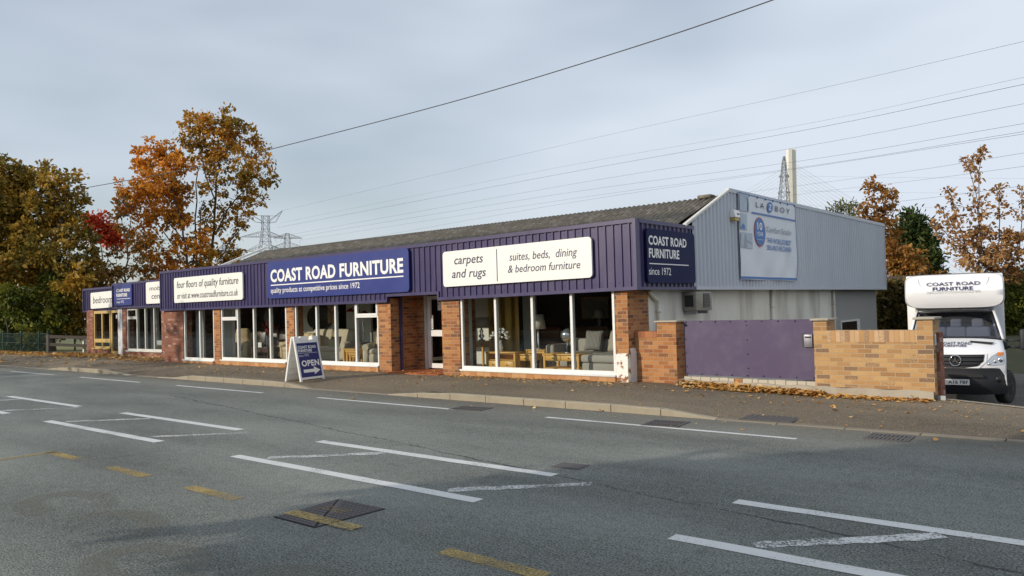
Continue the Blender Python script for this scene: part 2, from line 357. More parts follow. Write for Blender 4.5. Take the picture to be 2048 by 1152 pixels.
# far pavement, dipping to its dropped kerbs
g = MB()
xl = [-300, -150, -90]+[-60+i*.4 for i in range(int(90/.4))]+[60, 300]
def back(x): return max(12.2, 14.2-.52*(x+2.75)) if x > -2.75 else (14.95 if -38.5 < x < -27.8 else (14.2 if x <= -38.5 else 14.15))
for a, b in zip(xl, xl[1:]):
    yb = back((a+b)/2); q = [10.93, 11.2, 11.5, 11.8, 12.1, 12.6, yb]
    for y0, y1 in zip(q, q[1:]):
        f = g.poly([(a, y0, pz_(a, y0)), (b, y0, pz_(b, y0)), (b, y1, pz_(b, y1)), (a, y1, pz_(a, y1))]); f.smooth = True
bmesh.ops.remove_doubles(g.bm, verts=g.bm.verts[:], dist=.001)
tag(g.build('pavement', PAVM), kind='structure')
# kerb stones, each 0.91 m
g = MB(); gd = MB(); gr_ = g; x = -60.0
while x < 24:
    g = gd if max(raised(x), raised(x+.91)) < .06 else gr_
    a, b = x+.006, x+.906; r0 = .014
    za, zb = kz(a)+.004, kz(b)+.004; y0, y1 = 10.80, 10.935
    pts = [(a, y0, -.3), (b, y0, -.3), (b, y1, -.3), (a, y1, -.3), (a, y0+r0, za), (b, y0+r0, zb), (b, y1, zb), (a, y1, za), (a, y0, za-r0), (b, y0, zb-r0)]
    V = [g.bm.verts.new(p) for p in pts]
    for q in ((0, 1, 9, 8), (8, 9, 5, 4), (4, 5, 6, 7), (1, 2, 6, 5, 9), (3, 0, 8, 4, 7), (2, 3, 7, 6)): g.bm.faces.new([V[k] for k in q])
    x += .915
tag(gr_.build('kerb', KERBM), kind='structure'); tag(gd.build('dropped_kerb', mat('dirty_kerb_concrete', (.205, .175, .13), .9, .2, 3, .4, 60)), kind='structure')
# concrete channel strip in front of the dropped kerb, verge, yard, bank
g = MB(); g.grid(lambda u, v: (-2.75+14*u, back(-2.749+14*u)-.12+.14*v, interp(-2.6+14*u, ZW)+.010), 60, 1, False); tag(g.build('yard_edging', KERBM), kind='structure')
def yz(t): return -.07-.65*min(1, t/3.0)
g = MB(); g.grid(lambda u, v: (-7.9+20*u, (back(-7.9+20*u) if -7.9+20*u > -2.75 else 14.1)+14*v, yz(14*v)), 60, 28)
tag(g.build('yard', asphalt('gravel_yard', (.06, .055, .05), (.21, .195, .175), speck=60)), kind='structure')
g = MB(); g.grid(lambda u, v: (-4.5+34*u, 26.6+14*v, -.74+.75*min(1, v*2.0)+.05*math.sin(u*40)*v), 40, 10); tag(g.build('bank', lawn('bank_grass')), kind='structure')
g = MB(); g.grid(lambda u, v: (-120+82.2*u, 14.15+20*v, .03-.9*v+.03*math.sin(u*90)), 60, 10); tag(g.build('verge', mat('yellowing_grass', (.17, .16, .045), .95, .35, 1.5, .5, 20)), kind='structure')

# ---- road paint (thin sheets 4 mm above the road)
PW = worn('white_road_paint', (.64, .64, .62), .395, .06, 48); PWW = worn('worn_white_paint', (.62, .62, .60), .50, .05, 45); PY = worn('yellow_road_paint', (.40, .29, .095), .485, .10, 48)
def strip(g, x0, y0, x1, y1, wd, z=ZR+.004, n=12, jag=.006):
    d = Vector((x1-x0, y1-y0, 0)); l = d.length; d.normalize(); p = Vector((-d.y, d.x, 0))*wd/2; pr = None
    for i in range(n+1):
        c = Vector((x0, y0, z))+d*l*i/n; q = (c+p*(1+rng.uniform(-jag, jag)/wd*2), c-p*(1+rng.uniform(-jag, jag)/wd*2))
        if pr: g.poly([pr[1], q[1], q[0], pr[0]])
        pr = q
g = MB()
for k in range(-4, 5):
    a = -13.42+5.93*k
    if k != 2: strip(g, a, 9.79, a+3.95, 9.78, .10)
    a = -8.86+5.96*k; strip(g, a, 6.47, a+4.0, 6.47, .15)
    a = -8.91+6.05*k if k < 2 else -8.91+6.1*k; strip(g, a, 5.24, a+4.1, 5.24, .15)
bmesh.ops.remove_doubles(g.bm, verts=g.bm.verts[:], dist=.0005)
tag(g.build('white_road_marking', PW), kind='structure')
g = MB()
for k in range(-6, 5):
    a = -8.40+3.06*k; strip(g, a, 5.38, a+1.02, 6.36, .15, jag=.02)
tag(g.build('worn_hatch_marking', PWW), kind='structure')
g = MB()
for k in range(0, 9):
    if k == 3: continue
    a = -11.41+1.84*k; strip(g, a, 4.02, a+.93, 4.02, .14)
strip(g, -11.36, 4.08, -11.40, -2, .16, n=40)
tag(g.build('yellow_road_marking', PY), kind='structure')
# ghost of the worn-off words in the bus bay
PYG = worn('ghost_yellow_paint', (.20, .195, .15), .58, .16, 40, big=1.2)
gh = MB()
def arc(cx_, cy_, rx, ry, a0, a1, wd, n=14):
    pr = None
    for i in range(n+1):
        a = R(a0+(a1-a0)*i/n); c = Vector((cx_+rx*math.cos(a), cy_+ry*math.sin(a), ZR+.0035)); o = Vector((cx_+(rx-wd)*math.cos(a), cy_+(ry-wd)*math.sin(a), ZR+.0035))
        if pr: gh.poly([pr[0], c, o, pr[1]])
        pr = (c, o)
for q in ((-8.1, 3.0, .62, .42, 20, 300, .24), (-6.9, 2.9, .62, .42, -20, 200, .24), (-5.6, 2.6, .6, .42, 0, 330, .24), (-4.3, 2.9, .6, .42, 10, 200, .24)): arc(*q)
tag(gh.build('ghost_road_lettering', PYG), kind='structure')
# longitudinal joint opened up in the surfacing
g = MB(); pr = None; q = random.Random(3)
for i in range(170):
    t = i/169; x = -17+17.5*t; y = 8.35-.0*t-1.62*((x+10.67)/9.84) - .92 + q.uniform(-.02, .02)+.02*math.sin(i*.23); wd = q.uniform(.006, .022)
    c = (Vector((x, y+wd, ZR+.003)), Vector((x, y-wd, ZR+.003)))
    if pr: g.poly([pr[1], c[1], c[0], pr[0]])
    pr = c
tag(g.build('road_joint', worn('open_joint', (.030, .032, .031), .50, .10, 22)), kind='structure')
# pavement joint running from the pillar to the kerb
# ---- ironwork set in the road
def grate(name, label, cx_, cy_, w_, d_, rz, z, slots=9):
    t = thing(name, label, 'drain grate', (cx_, cy_, z), rz)
    g = MB(); a, b = w_/2, d_/2
    for q in ((-a, a, -b, -b+.03), (-a, a, b-.03, b), (-a, -a+.03, -b+.03, b-.03), (a-.03, a, -b+.03, b-.03)): g.box(q[0], q[1], q[2], q[3], -.02, .007)
    g.build('frame', IRON, t, False)
    g = MB()
    for i in range(slots):
        x = -a+.03+(w_-.06)*(i+.5)/slots; g.box(x-.014, x+.014, -b+.03, b-.03, -.02, .005)
    g.box(-a+.03, a-.03, -.015, .015, -.02, .0065); g.build('bars', IRON, t, False)
    rbox('drain_well', DARK, t, -a+.03, a-.03, -b+.03, b-.03, -.018, .0015, world=False); return t
grate('drain_grate', 'rusty slotted drain grate touching the end of a white lane line, left one', -9.30, 10.0, .66, .44, R(8), ZR+.003, 11)
grate('drain_grate', 'rusty slotted drain grate beside the lane line below the end of the kerb', -5.55, 10.10, .55, .56, R(8), ZR+.003)
grate('drain_grate', 'rusty slotted gully grate against the dropped kerb in front of the van', -2.62, 10.42, .50, .44, R(2), ZR+.003)
t = thing('manhole_cover', 'small dark square cover in the road near the hatched centre lines', 'cover', (-4.99, 6.93, ZR+.003), R(6))
rbox('frame', IRON, t, -.17, .17, -.13, .13, -.02, .004, world=False); rbox('lid', IRON, t, -.14, .14, -.10, .10, -.02, .007, world=False)
t = thing('pavement_cover', 'brown ridged inspection cover in the pavement beside the kerb end', 'cover', (-4.42, 11.25, pz_(-4.42, 11.2)+.006), R(4))
g = MB()
for i in range(9):
    for j in range(7): g.box(-.36+i*.08, -.36+i*.08+.058, -.34+j*.1, -.34+j*.1+.075, -.03, .006)
g.build('studs', IRON, t, False); rbox('plate', IRON, t, -.38, .38, -.36, .38, -.03, .001, world=False)
t = thing('manhole_cover', 'large split iron manhole cover with yellow paint across it in the near lane', 'cover', (-5.63, 4.2, ZR+.003), 0)
def tri(pts, z0, z1, m, name): return MB().prism([(x, y, z0) for x, y in pts], (0, 0, z1-z0)).build(name, m, t, False)
tri([(-.30, -.36), (.29, -.36), (.32, .37), (-.33, .36)], -.02, .0015, DARK, 'frame')
tri([(-.285, -.345), (.255, -.345), (-.295, .31)], -.02, .006, IRON, 'lid_half'); tri([(.285, -.33), (.305, .35), (-.30, .345)], -.02, .006, IRON, 'lid_half')
g = MB()
for i in range(11):
    for j in range(12):
        x, y = -.26+i*.052, -.32+j*.056
        if abs(x*.9+y*.78+.03) > .045: g.box(x, x+.034, y, y+.038, .004, .0095)
g.build('studs', IRON, t, False)
MB().grid(lambda u, v: (-.31+.93*u, -.26+.14*v, .0105), 8, 2).build('paint_band', PY, t, False)
MB().grid(lambda u, v: (-.20+.34*u, .02+.13*v, .0105), 6, 2).build('paint_patch', worn('patchy_yellow', (.42, .28, .05), .5, .06, 45), t, False)
# ================================================================== SHOP BUILDING
W, FA = 13.68, 13.60          # wall plane, fascia plane
XR, XL = -8.02, -27.89
def lift(x): return interp(x, [(-28, 0), (-14, 0.0), (-8, .06)])
shop = thing('furniture_shop', 'long single storey brick furniture shop with purple fascia and grey clad side', 'shop', (-18, W, 0))
def pillar(x0, x1, m=BRICK_ORANGE, y0=W, y1=W+.33, z1=1.95, name='brick_pillar'): return rbox(name, m, shop, x0, x1, y0, y1, -.25, z1)
pillar(-27.86, -26.47, BRICK_RED); pillar(-24.40, -23.99); pillar(-20.22, -19.83); pillar(-16.02, -15.52, y1=W+.34); pillar(-13.63, -13.03)
p = rbox('corner_pillar', BRICK_ORANGE, shop, -8.60, -8.30, W, 14.52, .62, 1.97)
rbox('painted_pillar_base', BRICK_WHITE, shop, -8.61, -8.33, W-.008, W+.10, -.2, .62)
g = MB(); q = random.Random(5)
g.grid(lambda u, v: (-8.29+.035*(1 if 0 < v < 1 else .3), W-.012+.36*u+.012*math.sin(v*9), -.15+.86*v+.02*math.sin(u*5)), 6, 12); g.build('render_skirt', RENDER_W, shop)
rbox('pillar_core', RENDER_W, shop, -8.55, -8.295, W+.10, W+.345, -.2, .62); rbox('pillar_core', BRICK_ORANGE, shop, -8.56, -8.302, W+.345, 14.5, -.2, .62)
# window bays ---------------------------------------------------------------
def bay(x0, x1, mull, y, zs, zt, m, top=None, cillname='sill', parent=shop, fr=.055, tint=GLASS, tilebase=True, zb=-.25):
    wdw = MB()
    wdw.box(x0, x0+fr, y, y+.07, zs, zt); wdw.box(x1-fr, x1, y, y+.07, zs, zt)
    wdw.box(x0+fr, x1-fr, y, y+.07, zs, zs+.075); wdw.box(x0+fr, x1-fr, y, y+.07, zt-.05, zt)
    f = wdw.build('window', m, parent)
    cuts = [x0]+mull+[x1]
    for q in mull: rbox('mullion', m, f, q-.032, q+.032, y-.004, y+.085, zs+.075, zt-.05)
    for i, (a, b) in enumerate(zip(cuts, cuts[1:])):
        a += .032; b -= .032
        if top == i:
            zc = zt-.42
            rbox('transom', m, f, a, b, y-.003, y+.07, zc-.05, zc)
            c = MB(); c.box(a, a+.05, y-.015, y+.05, zc, zt-.05); c.box(b-.05, b, y-.015, y+.05, zc, zt-.05); c.box(a+.05, b-.05, y-.015, y+.05, zc, zc+.06); c.box(a+.05, b-.05, y-.015, y+.05, zt-.10, zt-.05)
            c.build('top_light', m, f)
            rbox('pane', tint, f, a, b, y+.030, y+.034, zs+.07, zc-.02); rbox('pane', tint, f, a+.045, b-.045, y+.012, y+.016, zc+.05, zt-.09)
        else: rbox('pane', tint, f, a, b, y+.030, y+.034, zs+.07, zt-.045)
    MB().box(x0-.02, x1+.01, y-.075, y+.02, zs-.045, zs, r=.006, seg=1).build(cillname, m, f)
    if tilebase: rbox('tiled_plinth', TILE, parent, x0+.0, x1-.0, y-.055, y+.07, zb, zs-.047)
    return f
bay(-26.44, -24.42, [-25.36], W+.02, .12, 1.93, UPVC)
bay(-23.96, -20.25, [-22.96, -22.03, -21.12], W+.02, .17, 1.93, UPVC, top=0)
bay(-19.80, -16.03, [-18.76, -17.88, -16.98], W+.02, .17, 1.93, UPVC, top=3)
bay(-13.0, -8.63, [-11.89, -10.80, -9.72], W+.02, .17, 1.96, UPVC)
# corner frame at bay right of pillar 3, window reveals are plain
# recessed entrance ---------------------------------------------------------
rbox('recess_wall', BRICK_ORANGE, shop, -15.86, -15.53, W+.345, 14.75, -.2, 2.2)
rbox('recess_post', PURPLE_TRIM, shop, -15.53, -15.46, W+.30, W+.37, 0, 2.0)
rbox('recess_wall', BRICK_ORANGE, shop, -13.62, -13.48, W+.332, 14.75, -.2, 2.2)
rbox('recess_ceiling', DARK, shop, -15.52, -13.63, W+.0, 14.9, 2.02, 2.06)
rbox('entrance_floor', QUARRY, shop, -15.52, -13.63, 13.50, 14.75, -.1, .030)
door = MB(); dy = 14.68
for q in ((-15.17, -15.05, .06, 1.99), (-14.12, -14.0, .06, 1.99)): door.box(q[0], q[1], dy, dy+.05, q[2], q[3])
door.box(-15.05, -14.12, dy, dy+.05, .06, .185); door.box(-15.05, -14.12, dy, dy+.05, .91, 1.075); door.box(-15.05, -14.12, dy, dy+.05, 1.9, 1.99)
d = door.build('door', UPVC, shop)
rbox('pane', GLASS, d, -15.05, -14.12, dy+.02, dy+.026, .185, .91); rbox('pane', GLASS, d, -15.05, -14.12, dy+.02, dy+.026, 1.075, 1.9)
rbox('opening_hours_label', UPVC, d, -15.03, -14.97, dy+.012, dy+.018, 1.10, 1.47); 
for k in range(6): rbox('print_line', LETTER_K, d, -15.015, -14.985, dy+.008, dy+.011, 1.14+.055*k, 1.165+.055*k)
rbox('notice', WHITE, d, -14.78, -14.46, dy+.010, dy+.016, 1.60, 1.88)
rbox('notice_heading', LETTER_K, d, -14.75, -14.49, dy+.005, dy+.009, 1.825, 1.855)
rbox('notice_stamp', LETTER_N, d, -14.77, -14.72, dy+.005, dy+.009, 1.755, 1.775); rbox('notice_stamp', LETTER_N, d, -14.58, -14.52, dy+.005, dy+.009, 1.65, 1.69)
g = MB(); g.box(-15.27, -15.18, dy-.03, dy+.06, 0, 2.02); g.build('door_frame', UPVC_OLD, shop); rbox('door_frame', UPVC_OLD, shop, -13.99, -13.63, dy-.03, dy+.06, 0, 2.02); rbox('recess_wall', BRICK_ORANGE, shop, -15.53, -15.27, dy-.06, dy+.1, -.2, 2.1)
# fascia: ribbed purple steel -----------------------------------------------
def ribbed(x0, x1, zt, zb, y, pitch=.192, flip=1):
    prof = []; x = x0
    while x < x1-.02:
        for dx, dy_ in ((0, 0), (.118, 0), (.130, -.028), (.168, -.028), (.180, 0)):
            if x+dx < x1: prof.append((x+dx, y+dy_))
        x += pitch
    prof.append((x1, y)); return prof
def fascia_run(x0, x1, zb, zt, y, lf=lift, name='fascia_cladding', parent=shop, step=0):
    g = MB(); pr = ribbed(x0, x1, zt, zb, y); prev = None
    for x, yy in pr:
        c = (g.bm.verts.new((x, yy, zb+lf(x))), g.bm.verts.new((x, yy, zt+lf(x))))
        if prev: g.bm.faces.new((prev[0], c[0], c[1], prev[1]))
        prev = c
    return g.build(name, PURPLE, parent)
def fl(x, z): return z+lift(x)
g = MB(); segs = [(XL, -15.52, 1.85), (-15.52, -13.60, 2.0), (-13.60, XR, 1.85)]
pr = ribbed(XL, XR, 0, 0, FA); prev = None
for x, yy in pr:
    zb = next(z for a, b, z in segs if x <= b+1e-6)
    c = (g.bm.verts.new((x, yy, fl(x, zb+.04))), g.bm.verts.new((x, yy, fl(x, 3.24))))
    if prev: g.bm.faces.new((prev[0], c[0], c[1], prev[1]))
    prev = c
g.build('fascia_cladding', PURPLE, shop)
def bar(g, x0, x1, z0, z1, y0, y1):     # flashing that follows the slight rise of the front
    p = [(x0, y0, fl(x0, z0)), (x1, y0, fl(x1, z0)), (x1, y0, fl(x1, z1)), (x0, y0, fl(x0, z1))]; g.prism(p, (0, y1-y0, 0))
g = MB()
for a, b in ((XL, -14.0), (-14.0, XR-.035)): bar(g, a, b, 3.205, 3.285, FA-.045, FA+.12)
bar(g, XL, -15.56, 1.845, 1.915, FA-.035, FA+.08); bar(g, -15.52, -13.66, 1.995, 2.065, FA-.035, FA+.08); bar(g, -13.60, XR-.035, 1.845, 1.915, FA-.035, FA+.08)
bar(g, -15.56, -15.52, 1.845, 2.065, FA-.036, FA+.08); bar(g, -13.66, -13.60, 1.845, 2.065, FA-.036, FA+.08)
g.box(XR-.035, XR+.035, FA-.05, FA+.1, 1.905, 3.346); g.box(XL-.02, XL+.04, FA-.04, FA+.05, 1.845, 3.285)
g.build('fascia_flashing', PURPLE_TRIM, shop)
# screw heads of the fascia
g = MB(); q = random.Random(2); x = XL+.06
while x < XR-.1:
    for z in (3.12, 2.0):
        if q.random() < .55: g.box(x-.008, x+.008, FA-.008, FA+.004, fl(x, z)-.008, fl(x, z)+.008)
    x += .192
g.build('fascia_screws', BLACK, shop)
# return of the fascia on the side, and the grey clad gable
SX = XR
g = MB(); prev = None; x = FA+.1
while x < 16.1:
    for dx, d_ in ((0, 0), (.118, 0), (.130, .028), (.168, .028), (.180, 0)):
        if x+dx < 16.11:
            c = (g.bm.verts.new((SX+d_, x+dx, 1.95)), g.bm.verts.new((SX+d_, x+dx, 3.31)))
            if prev: g.bm.faces.new((prev[0], c[0], c[1], prev[1]))
            prev = c
    x += .192
g.build('side_fascia_cladding', PURPLE, shop)
rbox('side_flashing', PURPLE_TRIM, shop, SX-.08, SX+.04, FA+.1, 16.11, 3.265, 3.346); rbox('side_flashing', PURPLE_TRIM, shop, SX-.08, SX+.035, FA+.1, 16.11, 1.905, 1.965)
def gz(y): return 3.40+(y-15.85)*.445 if y < 18.03 else 4.37+(y-18.03)*.003
g = MB(); prev = None; n = int((32.15-16.12)/.025)
for i in range(n+1):
    y = 16.12+(32.15-16.12)*i/n; ph = ((y-16.12)/.2) % 1
    k = .5-.5*math.cos(2*math.pi*ph); k = min(1, max(0, (k-.2)/.6)); xx = SX-.005+.056*k
    c = (g.bm.verts.new((xx, y, 1.97)), g.bm.verts.new((xx, y, gz(y)-.04)))
    if prev: g.bm.faces.new((prev[0], c[0], c[1], prev[1])).smooth = True
    prev = c
g.build('side_cladding', CLAD, shop)
g = MB(); g.box(SX-.06, SX+.055, 16.12, 32.18, 1.905, 1.985); g.box(SX-.06, SX+.052, 32.15, 32.2, 1.985, gz(32.2)-.05)
g.prism([(SX-.06, 18.03, gz(18.03)-.07), (SX-.06, 32.2, gz(32.2)-.07), (SX-.06, 32.2, gz(32.2)+.03), (SX-.06, 18.03, gz(18.03)+.03)], (.12, 0, 0)); g.build('cladding_flashing', CLAD, shop)
g = MB(); g.prism([(SX-.02, 15.70, gz(15.70)-.02), (SX-.02, 18.03, gz(18.03)-.05), (SX-.02, 18.06, gz(18.03)+.01), (SX-.02, 15.70, gz(15.70)+.04)], (.085, 0, 0)); g.build('bargeboard', UPVC_OLD, shop)
g = MB(); q = random.Random(4)
for y0 in range(80):
    y = 16.22+y0*.2
    for z in (2.15, gz(y)-.30):
        if q.random() < .6 and y < 32: g.box(SX+.03, SX+.045, y-.012, y+.012, z-.012, z+.012)
g.build('cladding_screws', BLACK, shop)
# corrugated roof
def roofz(y): return 3.10+(y-15.0)*.40 if y < 17.75 else 4.20-(y-17.75)*.10
g = MB(); x = -27.55; prev = None; stx = .0183
ysr = [14.2, 14.9, 15.4, 15.9, 16.31, 16.32, 16.8, 17.3, 17.75, 22, 32]
def roofzz(y): return (3.10+(y-15.0)*.40 + (-.022 if y > 16.315 else 0)) if y < 17.8 else 4.2-(y-17.75)*.06
while x < SX-.1:
    zc = .030*math.sin(2*math.pi*x/.146)
    c = [g.bm.verts.new((x+.006*math.sin(y*7), y, roofzz(y)+zc)) for y in ysr]
    if prev:
        for i in range(len(ysr)-1): g.bm.faces.new((prev[i], c[i], c[i+1], prev[i+1])).smooth = True
    prev = c; x += stx
rf = g.build('roof', ROOFM, shop)
g = MB(); g.box(-8.62, -8.25, 17.62, 17.92, 4.16, 4.25, r=.03); g.build('ridge_capping', ROOFM, rf)
g = MB(); g.prism([(-27.7, 14.6, 3.0), (-27.7, 17.8, 4.28), (-27.7, 17.8, 4.36), (-27.7, 14.6, 3.08)], (.12, 0, 0)); g.build('bargeboard', WHITE, shop)
# side wall under the cladding
rbox('side_wall', RENDER_G, shop, -8.72, -8.305, 14.53, 26.7, -.9, 1.97); rbox('side_wall', RENDER_D, shop, -8.72, -8.312, 26.7, 31.95, -.9, 1.97)
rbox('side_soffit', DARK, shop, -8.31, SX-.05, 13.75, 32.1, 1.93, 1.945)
f = rbox('window', UPVC_OLD, shop, -8.33, -8.27, 27.4, 29.6, .25, .86); rbox('pane', mat('dark_side_glass', (.03, .022, .02), .12, .1, 3), f, -8.28, -8.262, 27.5, 29.2, .32, .80)
for y, bend in ((14.86, 1), (21.28, 0), (26.62, 0)):
    g = MB()
    if bend: g.tube([(-8.24, y-.40, 1.90), (-8.24, y-.32, 1.83), (-8.24, y-.05, 1.68), (-8.24, y, 1.60), (-8.24, y, .0)], .042, 10)
    else: g.tube([(-8.24, y, 1.95), (-8.24, y, -.4)], .045, 10)
    for z in (1.45,): g.tube([(-8.24, y, z-.03), (-8.24, y, z+.03)], .056, 10)
    g.build('downpipe', RENDER_G, shop)
# body of the building
g = MB(); g.box(-27.8, -8.75, 22.0, 31.9, -1.2, 3.9); g.build('rear_block', BRICK_RED, shop)
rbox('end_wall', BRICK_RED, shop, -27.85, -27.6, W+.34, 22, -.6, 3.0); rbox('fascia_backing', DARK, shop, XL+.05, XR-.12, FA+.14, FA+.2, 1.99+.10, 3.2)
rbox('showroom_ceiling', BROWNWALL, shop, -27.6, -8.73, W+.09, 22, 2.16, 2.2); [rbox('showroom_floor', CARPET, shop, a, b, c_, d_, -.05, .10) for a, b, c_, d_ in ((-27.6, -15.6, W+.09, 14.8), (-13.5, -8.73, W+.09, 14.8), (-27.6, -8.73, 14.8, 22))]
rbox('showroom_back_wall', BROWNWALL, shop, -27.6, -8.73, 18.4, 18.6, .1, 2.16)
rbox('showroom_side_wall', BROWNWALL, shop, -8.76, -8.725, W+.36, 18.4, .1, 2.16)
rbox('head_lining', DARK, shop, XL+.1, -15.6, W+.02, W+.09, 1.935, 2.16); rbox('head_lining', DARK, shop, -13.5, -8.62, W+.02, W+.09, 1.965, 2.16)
for x0, x1, y0, y1, m in ((-26.47, -25.95, 14.15, 14.22, GREYPAN), (-24.1, -23.96, 13.8, 14.1, GREYPAN), (-19.95, -18.75, 15.72, 15.8, PALEWALL), (-13.14, -13.06, 13.8, 14.16, GREYPAN), (-13.9, -13.55, 15.75, 15.9, PALEWALL), (-12.72, -12.45, 15.75, 16.0, GREYPAN), (-23.0, -22.6, 15.8, 16.1, PALEWALL), (-24.25, -23.95, 14.1, 14.2, PALEWALL), (-22.3, -20.4, 15.66, 15.74, PALEWALL), (-15.9, -15.86, 13.9, 14.7, BROWNWALL), (-14.9, -13.9, 15.85, 15.95, PALEWALL)):
    rbox('partition', m, shop, x0, x1, y0, y1, .1, 2.16)
# ================================================================== LEFT WING
wing = thing('shop_wing', 'lower set-back end of the shop with ochre door and window in shade', 'shop', (-33, 14.6, 0))
WG = 14.60
def wbox(name, m, *a, parent=wing): return rbox(name, m, parent, *a)
wbox('brick_pier', BRICK_RED, -36.9, -36.2, WG, WG+.3, -.3, 2.02); wbox('brick_pier', BRICK_RED, -33.32, -32.98, WG, WG+.3, -.3, 2.06)
wbox('brick_pier', BRICK_RED, -29.95, -27.9, WG, WG+.3, -.3, 2.06); wbox('brick_base', BRICK_RED, -36.2, -34.62, WG, WG+.3, -.3, .31); wbox('brick_base', BRICK_RED, -32.98, -29.95, WG, WG+.3, -.3, .255)
wbox('render_post', RENDER_W, -33.72, -33.32, WG-.02, WG+.3, -.1, 2.08)
bay(-32.97, -29.9, [-32.08, -31.37, -30.62], WG+.03, .29, 2.05, UPVC_OLD, top=0, parent=wing, tilebase=False)
f = MB(); x0, x1 = -36.2, -34.55
for a, b in ((x0, x0+.09), (-35.42, -35.32), (x1-.08, x1)): f.box(a, b, WG+.02, WG+.10, .40, 1.98)
f.box(x0+.09, x1-.08, WG+.021, WG+.099, 1.86, 1.98); f.box(x0+.09, x1-.08, WG+.021, WG+.099, .60, .76); f.box(x0+.09, x1-.08, WG+.021, WG+.099, .36, .43)
f = f.build('window', TAN, wing); wbox('sill', TAN, x0-.06, x1+.0, WG-.06, WG+.1, .31, .36, parent=f)
for a, b in ((x0+.09, -35.42), (-35.32, x1-.08)):
    for z0, z1 in ((.43, .60), (.76, 1.86)): wbox('pane', GLASS, a, b, WG+.05, WG+.055, z0, z1, parent=f)
f = MB(); x0, x1 = -34.55, -33.72
f.box(x0, x0+.13, WG+.04, WG+.1, .06, 1.98); f.box(x1-.09, x1, WG+.04, WG+.1, .06, 1.98); f.box(x0+.13, x1-.09, WG+.04, WG+.1, .06, .24); f.box(x0+.13, x1-.09, WG+.04, WG+.1, 1.87, 1.98)
f = f.build('door', TAN, wing); wbox('pane', GLASS, x0+.13, x1-.09, WG+.06, WG+.066, .24, 1.87, parent=f)
wbox('handle', CHROME, x1-.08, x1-.04, WG-.0, WG+.04, 1.0, 1.2, parent=f); wbox('notice', WHITE, -34.05, -33.95, WG+.05, WG+.058, 1.62, 1.78, parent=f)
fascia_run(-33.98, -27.9, 2.07, 3.05, WG-.08, lambda x: 0, parent=wing); fascia_run(-37.65, -33.99, 1.97, 2.94, 14.80, lambda x: .02*(x+37.6)/3.6*1.6, parent=wing)
g = MB(); g.box(-34.02, -27.9, WG-.12, WG+.1, 3.02, 3.10); g.box(-34.02, -27.9, WG-.12, WG+.05, 2.04, 2.10); g.box(-34.03, -33.97, WG-.125, WG+.3, 2.05, 3.09)
g.box(-37.68, -34.03, 14.75, 14.9, 2.93, 3.02); g.box(-37.68, -34.03, 14.75, 14.85, 1.95, 2.0); g.box(-37.69, -37.62, 14.745, 14.86, 1.96, 3.0); g.build('fascia_flashing', PURPLE_TRIM, wing)
wbox('flat_roof', ROOFM, -37.5, -28.0, 14.9, 19.5, 2.6, 2.7); wbox('end_wall', BRICK_RED, -36.9, -36.6, WG+.3, 19.5, -.6, 2.6); wbox('rear_wall', BRICK_RED, -36.6, -28, 19.2, 19.5, -.6, 2.6)
wbox('floor', CARPET, -36.6, -28, WG+.1, 19.2, -.1, .12); wbox('ceiling', BROWNWALL, -36.6, -28, WG+.3, 19.2, 2.2, 2.25); wbox('partition', BROWNWALL, -33.3, -33.1, WG+.3, 19.2, .1, 2.2)
wbox('partition', PALEWALL, -32.95, -32.4, 15.6, 15.7, .1, 2.2); wbox('doorstep', CONC, -36.8, -33.4, 14.05, 14.6, -.2, .095)

# ================================================================== SIGNS
def sign(name, label, cat, plane, a0, a1, z0, z1, m, r=.08, th=.045, lf=0, square=''):
    """rounded board; plane ('y', y) faces the road, ('x', x) faces the yard; lf = rise of the right end"""
    ax, c = plane; pts = []
    for (ca, cz, s0, nm_) in ((a1-r, z1-r, 0, 'tr'), (a0+r, z1-r, 90, 'tl'), (a0+r, z0+r, 180, 'bl'), (a1-r, z0+r, 270, 'br')):
        if nm_[1] in square:
            pts.append((a1 if nm_[1] == 'r' else a0, z1 if nm_[0] == 't' else z0)); continue
        for k in range(7):
            q = R(s0+15*k); pts.append((ca+r*math.cos(q), cz+r*math.sin(q)))
    pts = [(a, z+lf*(a-a0)/(a1-a0)) for a, z in pts]
    g = MB(); g.prism([(a, c, z) if ax == 'y' else (c, a, z) for a, z in pts], (0, th, 0) if ax == 'y' else (-th, 0, 0))
    o = g.build(name, m); return tag(o, label, cat)
EX, EZ, EY = (1, 0, 0), (0, 0, 1), (0, 1, 0)
S = 13.515
def ytext(par, s, x0, z0, x1, z1, m, y=S, **k):
    sl = k.pop('sl', 0); d = Vector((x1-x0, 0, sl)); return text('lettering', s, m, par, (x0, y, z0), d, (0, 0, 1), d.length, z1-z0, **k)
s1 = sign('sign_board', 'white rounded sign reading four floors of quality furniture on purple fascia', 'sign', ('y', S), -26.75, -22.32, 2.115, 2.99, WHITE)
ytext(s1, 'four floors of quality furniture', -26.54, 2.55, -22.56, 2.87, LETTER_K, shear=.16, bold=.004)
ytext(s1, 'or visit at www.coastroadfurniture.co.uk', -26.52, 2.25, -22.59, 2.47, LETTER_K, shear=.12, bold=.002)
s2 = sign('sign_board', 'long blue sign with big white words COAST ROAD FURNITURE over the windows', 'sign', ('y', S), -20.92, -14.6, 2.095, 3.21, NAVY, r=.10)
ytext(s2, 'COAST ROAD FURNITURE', -20.75, 2.585, -14.80, 2.975, LETTER_W, bold=.034)
rbox('rule', LETTER_W, s2, -20.74, -14.80, S-.004, S, 2.485, 2.515)
ytext(s2, 'quality products at competitive prices since 1972', -20.75, 2.215, -16.55, 2.42, LETTER_W, bold=.006)
s3 = sign('sign_board', 'white sign reading carpets and rugs, suites, beds, dining and bedroom furniture', 'sign', ('y', S), -13.38, -9.03, 2.165, 3.02, WHITE, lf=.035, r=.085)
